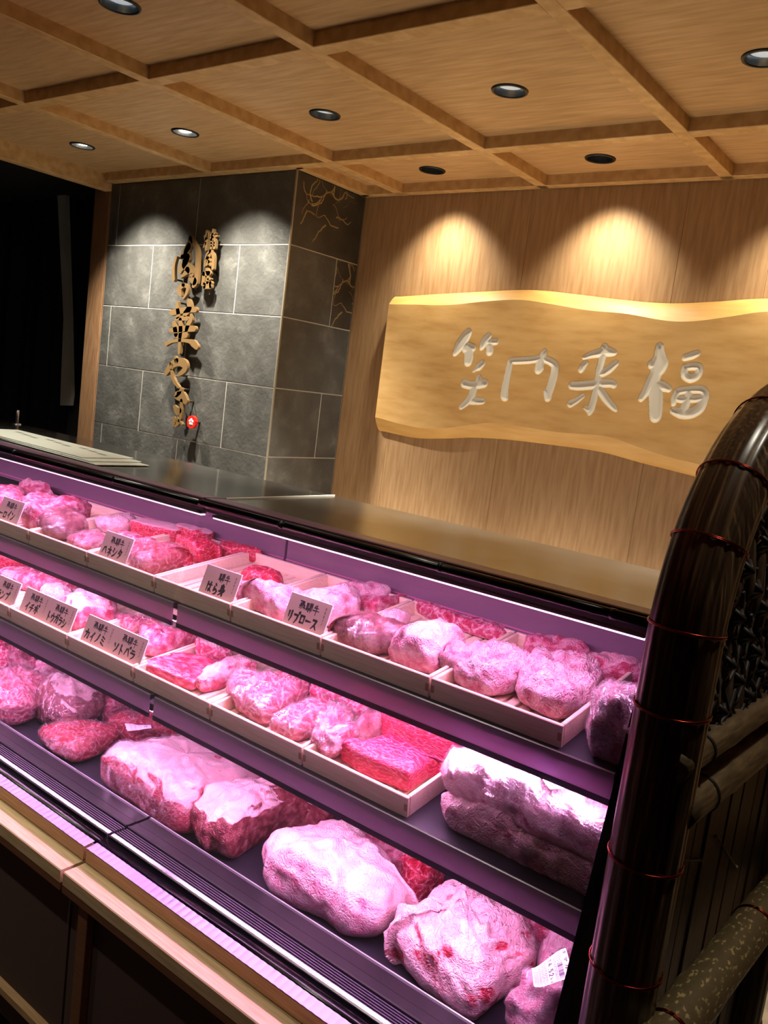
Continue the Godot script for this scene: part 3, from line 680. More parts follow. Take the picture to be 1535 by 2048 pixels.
func build_sign_board() -> void:
	var t := thing("carved_sign_board", "wide live-edge wooden board with four carved silver white characters", "sign")
	var top := BOARD_TOP + [[-0.58, 0.352], [-0.47, 0.335]]
	var top_r := BOARD_TOP_REAR + [[-0.58, 0.398], [-0.45, 0.380]]
	var foot := BOARD_FOOT + [[-0.66, -0.108], [-0.47, -0.098]]
	var foot_r := BOARD_FOOT_REAR + [[-0.66, -0.152], [-0.45, -0.14]]
	var nx := 600; var ny := 176
	var x0 := -2.043; var x1 := -0.47
	var zf := -2.603
	# how far inside a stroke each point of the face lies
	var sd := PackedFloat32Array(); sd.resize((nx + 1) * (ny + 1)); sd.fill(0.05)
	var who := PackedByteArray(); who.resize((nx + 1) * (ny + 1)); who.fill(255)
	var names := CARVED.keys()
	var lo := PackedFloat32Array(); var hi := PackedFloat32Array()
	for i in nx + 1:
		var x := lerpf(x0, x1, float(i) / nx)
		lo.append(along(foot, x)); hi.append(along(top, x))
	for ci in names.size():
		for s in CARVED[names[ci]]:
			var pts := smooth_stroke(s, 4)
			for k in pts.size() - 1:
				var a: Array = pts[k]; var b: Array = pts[k + 1]
				var r := maxf(a[2], b[2]) + 0.011
				var i0 := int((minf(a[0], b[0]) - r - x0) / (x1 - x0) * nx); var i1 := int((maxf(a[0], b[0]) + r - x0) / (x1 - x0) * nx) + 1
				for i in range(maxi(i0, 0), mini(i1, nx) + 1):
					var x := lerpf(x0, x1, float(i) / nx)
					var j0 := int((minf(a[1], b[1]) - r - lo[i]) / (hi[i] - lo[i]) * ny); var j1 := int((maxf(a[1], b[1]) + r - lo[i]) / (hi[i] - lo[i]) * ny) + 1
					for j in range(maxi(j0, 0), mini(j1, ny) + 1):
						var d := capsule(Vector2(x, lerpf(lo[i], hi[i], float(j) / ny)), a, b) - 0.0042
						var q := i * (ny + 1) + j
						if d < sd[q]: sd[q] = d; who[q] = ci
	var v := PackedVector3Array(); var w := PackedVector3Array(); var n := PackedVector3Array(); var ind := PackedInt32Array()
	var wn := PackedVector3Array()
	for i in nx + 1:
		for j in ny + 1:
			var q := i * (ny + 1) + j
			var x := lerpf(x0, x1, float(i) / nx)
			var y := H + lerpf(lo[i], hi[i], float(j) / ny)
			v.append(Vector3(x, y, zf - 0.006 * smoothstep(0.0, 0.0035, -sd[q])))
			w.append(Vector3(x, y, zf - 0.0008 - 0.0030 * smoothstep(-0.001, 0.012, -sd[q])))
	for set_ in [[v, n], [w, wn]]:
		var p: PackedVector3Array = set_[0]
		for i in nx + 1:
			for j in ny + 1:
				var dx := p[mini(i + 1, nx) * (ny + 1) + j] - p[maxi(i - 1, 0) * (ny + 1) + j]
				var dy := p[i * (ny + 1) + mini(j + 1, ny)] - p[i * (ny + 1) + maxi(j - 1, 0)]
				set_[1].append(dx.cross(dy).normalized())
	var letters := []
	for k in names.size(): letters.append(PackedInt32Array())
	for i in nx:
		for j in ny:
			var a := i * (ny + 1) + j
			var c := [a, a + ny + 1, a + ny + 2, a + 1]
			ind.append_array([c[0], c[2], c[1], c[0], c[3], c[2]])
			var m := 1.0; var ch := 255
			for e in c:
				if sd[e] < m: m = sd[e]; ch = who[e]
			if m < 0.0006 and ch < 255: letters[ch].append_array([c[0], c[2], c[1], c[0], c[3], c[2]])
	same("board", grid_mesh(v, n, ind), M.board, t, Transform3D())
	for k in names.size():
		var remap := {}
		var lv := PackedVector3Array(); var ln := PackedVector3Array(); var li := PackedInt32Array()
		for e in letters[k]:
			if not remap.has(e):
				remap[e] = lv.size(); lv.append(w[e]); ln.append(wn[e])
			li.append(remap[e])
		same("character", grid_mesh(lv, ln, li), M.white_paint, t, Transform3D())
	# live edges above and below, ends
	var te := sst(true); var be := sst(true)
	for i in 120:
		var xa := lerpf(x0, x1, i / 120.0); var xb := lerpf(x0, x1, (i + 1) / 120.0)
		for k in 6:
			for e in [[te, top, top_r, 1.0], [be, foot, foot_r, -1.0]]:
				var p := []
				for q in [[xa, k], [xb, k], [xb, k + 1], [xa, k + 1]]:
					var s: float = q[1] / 6.0
					var ya := along(e[1], q[0]); var yb := along(e[2], q[0])
					p.append(Vector3(q[0] + (-0.012 * s if i == 0 and q[0] == x0 else 0.0), H + lerpf(ya, yb, sin(s * PI / 2)), lerpf(zf, -2.660, s)))
				quad(e[0], p[0], p[1], p[2], p[3], Vector3(0, e[3], 0.6))
	obj("live_edge", te, M.bark_edge, t); obj("live_edge", be, M.bark_edge, t)
	var en := sst()
	for x in [x0, x1]:
		var sg := -1.0 if x == x0 else 1.0
		quad(en, Vector3(x, H + along(foot, x), zf), Vector3(x, H + along(top, x), zf), Vector3(x + sg * 0.012, H + along(top_r, x), -2.660), Vector3(x + sg * 0.012, H + along(foot_r, x), -2.660), Vector3(sg, 0, 0))
	obj("end_grain", en, M.board, t)

# ------------------------------------------------------------------ the raised lettering on the pier
func stroke_solid(st: SurfaceTool, stroke: Array, z0: float, z1: float) -> void:
	var s := smooth_stroke(stroke, 5)
	var l := []; var r := []
	var n := s.size()
	for i in n:
		var a := Vector2(s[maxi(i - 1, 0)][0], s[maxi(i - 1, 0)][1]); var b := Vector2(s[mini(i + 1, n - 1)][0], s[mini(i + 1, n - 1)][1])
		var d := (b - a).normalized()
		var p := Vector2(s[i][0], s[i][1])
		var rr: float = s[i][2]
		if i == 0:
			for k in 5: l.append(p + d.rotated(PI - PI / 2 * k / 5.0) * rr); r.append(p + d.rotated(-PI + PI / 2 * k / 5.0) * rr)
		l.append(p + d.rotated(PI / 2) * rr); r.append(p + d.rotated(-PI / 2) * rr)
		if i == n - 1:
			for k in range(1, 6): l.append(p + d.rotated(PI / 2 - PI / 2 * k / 5.0) * rr); r.append(p + d.rotated(-PI / 2 + PI / 2 * k / 5.0) * rr)
	var up := Vector3(0, H, 0)
	for i in l.size() - 1:
		var q := [l[i], l[i + 1], r[i + 1], r[i]]
		quad(st, Vector3(q[0].x, q[0].y + H, z1), Vector3(q[1].x, q[1].y + H, z1), Vector3(q[2].x, q[2].y + H, z1), Vector3(q[3].x, q[3].y + H, z1), Vector3(0, 0, 1))
		for e in [[q[0], q[1]], [q[3], q[2]]]:
			var o: Vector2 = e[0] - (q[0] + q[2]) / 2.0
			quad(st, Vector3(e[0].x, e[0].y + H, z0), Vector3(e[1].x, e[1].y + H, z0), Vector3(e[1].x, e[1].y + H, z1), Vector3(e[0].x, e[0].y + H, z1), Vector3(o.x, o.y, 0))

func build_wall_sign() -> void:
	var t := thing("raised_wall_lettering", "raised bronze brown brush lettering running down the slate pier", "sign")
	for k in RAISED:
		var st := sst()
		for s in RAISED[k]: stroke_solid(st, s, -2.238, -2.225)
		var small: bool = k.begins_with("small")
		var c := obj("small_character" if small else "character", st, M.bronze, t)
		var s0: Array = RAISED[k][0]
		for i in [0, s0.size() - 1]:
			var pin := sst(true)
			tube(pin, [Vector3(s0[i][0], H + s0[i][1], -2.272), Vector3(s0[i][0], H + s0[i][1], -2.236)], 0.004, 8)
			obj("standoff", pin, M.bronze_side, c)
	var c := Vector2(-2.673, -0.214)
	var ring := []
	for k in 10:
		var a := TAU * k / 10.0 + 0.2
		ring.append(Vector2(c.x + cos(a) * 0.0275 * (1.0 + 0.06 * sin(k * 2.3)), c.y + sin(a) * 0.0265))
	var sl := sst()
	for k in 10:
		var a: Vector2 = ring[k]; var b: Vector2 = ring[(k + 1) % 10]
		tri(sl, Vector3(c.x, H + c.y, -2.225), Vector3(a.x, H + a.y, -2.225), Vector3(b.x, H + b.y, -2.225), Vector3(0, 0, 1))
		quad(sl, Vector3(a.x, H + a.y, -2.225), Vector3(b.x, H + b.y, -2.225), Vector3(b.x, H + b.y, -2.238), Vector3(a.x, H + a.y, -2.238), Vector3(a.x + b.x - 2 * c.x, a.y + b.y - 2 * c.y, 0))
	var seal := obj("seal", sl, M.seal_red, t)
	for k in 5:
		var pt := sst(true)
		var a := TAU * k / 5.0 + PI / 2
		lathe_z(pt, Vector3(c.x + cos(a) * 0.0088, H + c.y + sin(a) * 0.0088, -2.225), 0.0066, 0.0012)
		obj("petal", pt, M.seal_white, seal)
	var pin2 := sst(true)
	tube(pin2, [Vector3(c.x, H + c.y, -2.272), Vector3(c.x, H + c.y, -2.236)], 0.005, 8)
	obj("standoff", pin2, M.bronze_side, seal)

func lathe_z(st: SurfaceTool, c: Vector3, r: float, h: float) -> void:
	for k in 16:
		var a := TAU * k / 16; var b := TAU * (k + 1) / 16
		var p := Vector3(cos(a), sin(a), 0) * r; var q := Vector3(cos(b), sin(b), 0) * r
		var top := Vector3(0, 0, h)
		tri(st, c + top, c + p * 0.8 + top, c + q * 0.8 + top, Vector3(0, 0, 1))
		quad(st, c + p * 0.8 + top, c + q * 0.8 + top, c + q, c + p, p + q + top)

func build_counter_things() -> void:
	# white laminated sheets lying on the worktop at the left
	var y := H - 0.2748
	for k in 3:
		var t := thing("menu_sheet", ["lowest white laminated sheet of the loose stack on the left worktop", "middle white laminated sheet of the loose stack on the left worktop", "uppermost printed white sheet on the left worktop"][k], "sheet", Vector3(-2.16 - 0.05 * k, y + 0.0008 + 0.0034 * k, -1.352 - 0.004 * k), 0.012 * (k - 1) - 0.03, "sheets on the worktop")
		var w := 0.60 + 0.012 * k
		bx("board", Vector3(0, 0.0014, 0), Vector3(w, 0.0028, 0.158), M.paper, t, 0.001)
		if k == 2:
			for i in 9:
				var r := sst()
				var x := -0.25 + 0.06 * i
				quad(r, Vector3(x, 0.00295, -0.045 + 0.01 * (i % 3)), Vector3(x + 0.042, 0.00295, -0.045 + 0.01 * (i % 3)), Vector3(x + 0.042, 0.00295, -0.032 + 0.01 * (i % 3)), Vector3(x, 0.00295, -0.032 + 0.01 * (i % 3)), Vector3.UP)
				obj("print", r, M.paper_print, t)
	var s := thing("steel_post", "thin shiny post standing on the worktop before the wooden post", "post", Vector3(-2.86, y, -1.60))
	var st := sst(true); tube(st, [Vector3(0, 0, 0), Vector3(0, 0.05, 0)], 0.006, 12); obj("stem", st, M.chrome, s)
	var st2 := sst(true); lathe(st2, Vector3.ZERO, [[0.0, 0.003], [0.014, 0.003], [0.015, 0.0]], 20); obj("foot", st2, M.chrome, s)

# ------------------------------------------------------------------ trays and cards
const TILT := 0.125                       # the shelves rise towards the back
const TOP_SEAMS := [-2.242, -1.993, -1.732, -1.474, -1.225, -0.977, -0.728, -0.481]
const MID_SEAMS := [-2.24, -1.99, -1.726, -1.468, -1.213, -0.956, -0.712]
const TIERS := {"T": [-0.501, -1.152], "M": [-0.6995, -1.112], "D": [-1.012, -1.14]}

const TRAY_LABELS := {
	"T": ["pale wooden tray at the left end of the top shelf, cut by the picture edge", "pale wooden tray holding the shiny dark sealed joint, top shelf", "pale wooden tray under the second card from the left, top shelf",
		"half empty wooden tray with bare slats on the top shelf", "pale wooden tray of long pink sealed meat behind the third card of the top shelf", "pale wooden tray holding the brown sealed roll and the cut roll, top shelf", "pale wooden tray at the right end of the top shelf, beside the standing bag"],
	"M": ["pale wooden tray at the left edge of the middle shelf behind the first card", "pale wooden tray behind the double card farthest left on the middle shelf", "pale wooden tray behind the double card farther right on the middle shelf",
		"pale wooden tray with the flat pink slab, middle shelf, no card", "pale wooden tray of crinkle wrapped meat in the middle shelf", "pale wooden tray with the vivid red slab at the right end, middle shelf"]}

func build_trays() -> void:
	for e in [["T", TOP_SEAMS], ["M", MID_SEAMS]]:
		var y: float = H + TIERS[e[0]][0]; var z: float = TIERS[e[0]][1] - 0.0155
		for i in e[1].size() - 1:
			var w: float = e[1][i + 1] - e[1][i] - 0.004
			var t := thing("wooden_tray", TRAY_LABELS[e[0]][i], "tray", Vector3((e[1][i] + e[1][i + 1]) / 2, y + 0.001, z), 0.0, "shallow wooden meat trays")
			t.rotation.x = TILT
			var d := 0.292; var h := 0.038; var th := 0.0075
			bx("front_board", Vector3(0, h / 2, -th / 2), Vector3(w, h, th), M.tray, t, 0.0012)
			bx("back_board", Vector3(0, h / 2, -d + th / 2), Vector3(w, h, th), M.tray, t, 0.0012)
			for s in [-1.0, 1.0]: bx("side_board", Vector3(s * (w - th) / 2, h / 2, -d / 2), Vector3(th, h, d - 2 * th - 0.0004), M.tray, t, 0.0012)
			bx("base", Vector3(0, 0.003, -d / 2), Vector3(w - 2 * th, 0.005, d - 2 * th), M.tray, t, 0.0005)
			var n := 9
			var pitch := (w - 2 * th) / n
			for k in n: bx("slat", Vector3(-(w / 2 - th) + pitch * (k + 0.5), 0.0085, -d / 2), Vector3(pitch - 0.008, 0.006, d - 2 * th - 0.002), M.tray, t, 0.001)
			for s in [-1.0, 1.0]:
				bx("corner_joint", Vector3(s * (w - th) / 2, h / 2, -0.0002), Vector3(th - 0.001, h * 0.36, 0.0012), M.tray_end, t, 0.0002)

# handwritten letters as brush strokes in a unit square
const GLYPH := {
	"ri": "25,15 25,60|70,8 70,55 52,92", "ro": "20,25 20,85|20,25 80,25 80,85|20,80 80,80", "bar": "10,50 90,50", "su": "20,20 75,20 50,60 10,90|52,58 92,92",
	"hu": "15,25 75,25 65,60 35,95", "ha": "35,25 8,82|60,20 92,82", "ne": "45,4 55,18|20,30 75,30 15,70|48,50 48,97|62,55 86,74", "shi": "20,15 36,28|12,40 28,53|20,92 55,75 92,28",
	"ta": "45,5 15,50|40,22 80,22 65,60 25,95|35,42 65,62", "ka": "12,30 82,30 76,86 60,80|45,4 40,50 12,92", "i": "76,8 50,40 12,62|52,40 52,97", "no": "70,8 50,60 12,92", "mi": "25,12 76,27|25,42 70,55|18,72 82,94",
	"so": "18,18 32,44|82,14 65,60 28,96", "to": "35,4 35,96|35,40 76,62", "ra": "25,15 76,15|12,40 84,40 70,70 33,96", "u": "50,2 50,20|14,46 14,25 86,25 70,65 33,96",
	"chi": "72,7 25,20|6,45 94,45|52,17 52,60 28,96", "ho": "10,30 86,30|48,5 48,92 36,86|25,50 8,77|68,50 90,74", "n": "14,18 36,34|14,92 55,70 92,28",
	"dots": "84,2 92,14|96,-4 104,8", "ring": "88,2 97,8 97,16 88,20 80,14 82,5 88,2", "hha": "18,10 12,92|40,30 92,30|66,8 66,75 50,86 45,70 65,68 92,92", "hra": "40,4 60,18|30,30 24,66 55,48 80,65 65,88 33,96",
	"mi_body": "50,0 40,10|30,12 28,62|30,12 70,12 70,96 58,90|30,28 70,28|30,44 70,44|8,62 92,60|92,45 50,75 8,99",
	"hi": "8,12 60,12 64,40 82,46|70,14 58,24|62,20 76,32|52,24 14,36|34,30 32,97|8,62 56,60|20,42 10,92|52,36 52,92|56,50 86,50 88,86 99,80|86,60 72,70|70,72 86,80",
	"da": "5,10 5,60|5,10 42,10|5,27 40,27|5,43 40,43|24,10 24,60|5,60 44,60 42,96 33,90|3,72 1,86|14,72 16,84|25,72 28,82|56,4 60,14|72,2 74,13|92,2 84,15|56,20 56,58|56,20 94,20 94,58|56,39 94,39|56,58 94,58|46,74 102,74|75,20 75,102",
	"gyu": "30,4 13,30|22,25 80,25|4,55 97,55|50,-2 50,104", "ma": "10,22 88,22 50,62|34,48 62,84", "ru": "28,15 28,55 8,92|62,10 62,88 95,58", "d1": "35,15 55,2 55,98", "d4": "62,2 10,66 92,66|66,40 66,98", "d5": "80,4 24,4 20,44 60,38 82,62 62,94 16,90", "d2": "16,22 50,2 82,24 70,52 14,96 88,96", "d7": "12,4 88,4 42,98", "dot": "48,92 52,96", "k": "20,4 20,98|80,44 20,74|44,64 84,98", "g": "80,48 44,42 20,64 44,86 78,78|80,44 80,98 30,104",
	"small": "30,10 70,10|50,10 50,90|25,45 75,45|25,85 78,80"}

const CARD_WORDS := {"RIBU": ["ri", "hu+dots", "ro", "bar", "su"], "HARAMI": ["hha", "hra", "mi_body"], "HANE": ["ha", "ne", "shi", "ta"], "ROIN": ["bar", "ro", "i", "n"],
	"KAINOMI": ["ka", "i", "no", "mi"], "SOTO": ["so", "to", "ha+dots", "ra"], "ICHIBO": ["i", "chi", "ho+dots"], "TOUGA": ["to", "u", "ka+dots", "ra", "shi"], "RANPU": ["ra", "n", "hu+ring"]}

func brush(im: Image, a: Vector2, b: Vector2, w0: float, w1: float, ink: Color) -> void:
	var r := maxf(w0, w1) + 1.0
	for y in range(maxi(int(minf(a.y, b.y) - r), 0), mini(int(maxf(a.y, b.y) + r) + 1, im.get_height())):
		for x in range(maxi(int(minf(a.x, b.x) - r), 0), mini(int(maxf(a.x, b.x) + r) + 1, im.get_width())):
			var d := capsule(Vector2(x, y), [a.x, a.y, w0], [b.x, b.y, w1])
			if d < 0.7: im.set_pixel(x, y, im.get_pixel(x, y).lerp(ink, clampf(0.7 - d, 0.0, 1.0) * 0.92))

func glyph(im: Image, called: String, at: Vector2, size: Vector2, w: float, ink: Color) -> void:
	for name_ in called.split("+"):
		for s in (GLYPH[name_] as String).split("|"):
			var pts := s.split(" ")
			for k in pts.size() - 1:
				var p := pts[k].split(","); var q := pts[k + 1].split(",")
				var a := at + Vector2(float(p[0]), float(p[1])) / 100.0 * size
				var b := at + Vector2(float(q[0]), float(q[1])) / 100.0 * size
				var last := k == pts.size() - 2
				brush(im, a, b, w * (1.15 if k == 0 else 1.0), w * (0.55 if last else 1.0), ink)

func card_face(im: Image, word: String, x0: int, w: int) -> void:
	var ink := Color(0.05, 0.04, 0.05)
	var h := im.get_height()
	var lead := ["hi", "da", "gyu"]
	for k in 3:
		if word == "HARAMI" and k == 0: continue
		glyph(im, lead[k], Vector2(x0 + w * (0.26 + 0.172 * k), h * (0.12 + 0.02 * k)), Vector2(w * 0.152, h * 0.28), 3.0, ink)
	var g: Array = CARD_WORDS[word]
	var n := g.size()
	var cw := minf(0.185, 0.76 / n)
	var x := 0.44 - cw * n / 2.0
	for k in n:
		glyph(im, g[k], Vector2(x0 + w * (x + cw * k), h * 0.50 + 3.0 * sin(k * 2.0)), Vector2(w * cw * 0.9, h * 0.37), 5.4, ink)
	for k in 5:
		glyph(im, "small" if k < 3 else "no", Vector2(x0 + w * 0.875, h * (0.13 + 0.115 * k)), Vector2(w * 0.04, h * 0.085), 1.0, Color(0.2, 0.16, 0.18))

func build_cards() -> void:
	var list := [
		["T", -2.13, 1, ["ROIN"], "single name card at the left edge of the top shelf"], ["T", -1.6545, 1, ["HANE"], "name card for hanging-tender shoulder cut beside the red wrapped lump, top shelf"],
		["T", -1.2895, 1, ["HARAMI"], "name card standing before the bare slatted tray, top shelf"], ["T", -1.0395, 1, ["RIBU"], "name card at the brown sealed roll, rightmost card of the top shelf"],
		["M", -2.052, 1, ["RANPU"], "name card at the left edge of the middle shelf"], ["M", -1.856, 2, ["ICHIBO", "TOUGA"], "wide double name card farther left on the middle shelf"], ["M", -1.5805, 2, ["KAINOMI", "SOTO"], "wide double name card farther right on the middle shelf"]]
	for c in list:
		var n: int = c[2]
		var w := 0.108 if n == 1 else 0.228
		var hh := 0.066
		var im := Image.create(288 * n, 168, false, Image.FORMAT_RGB8)
		im.fill(Color(0.74, 0.66, 0.59))
		for k in n: card_face(im, c[3][k], 288 * k, 288)
		if n == 2:
			for y in 168: im.set_pixel(288, y, Color(0.93, 0.88, 0.86)); im.set_pixel(287, y, Color(0.6, 0.52, 0.5))
		var y: float = H + TIERS[c[0]][0] + 0.0315; var z: float = TIERS[c[0]][1] - 0.0255
		var t := thing("name_card", c[4], "card", Vector3(c[1], y, z), 0.0, "handwritten name cards standing in the trays")
		t.rotation.x = -0.33
		bx("plate", Vector3(0, hh / 2, -0.0015), Vector3(w, hh, 0.0028), M.card_edge, t, 0.0006)
		var m := mat(Color.WHITE, 0.6); m.albedo_texture = ImageTexture.create_from_image(im)
		var st := SurfaceTool.new(); st.begin(Mesh.PRIMITIVE_TRIANGLES)
		var q := [[-1, 0, 0, 1], [-1, 1, 0, 0], [1, 1, 1, 0], [-1, 0, 0, 1], [1, 1, 1, 0], [1, 0, 1, 1]]
		for e in q:
			st.set_uv(Vector2(e[2], e[3])); st.add_vertex(Vector3(e[0] * (w / 2 - 0.0012), 0.0012 + e[1] * (hh - 0.0024), 0.0001))
		obj("face", st, m, t)

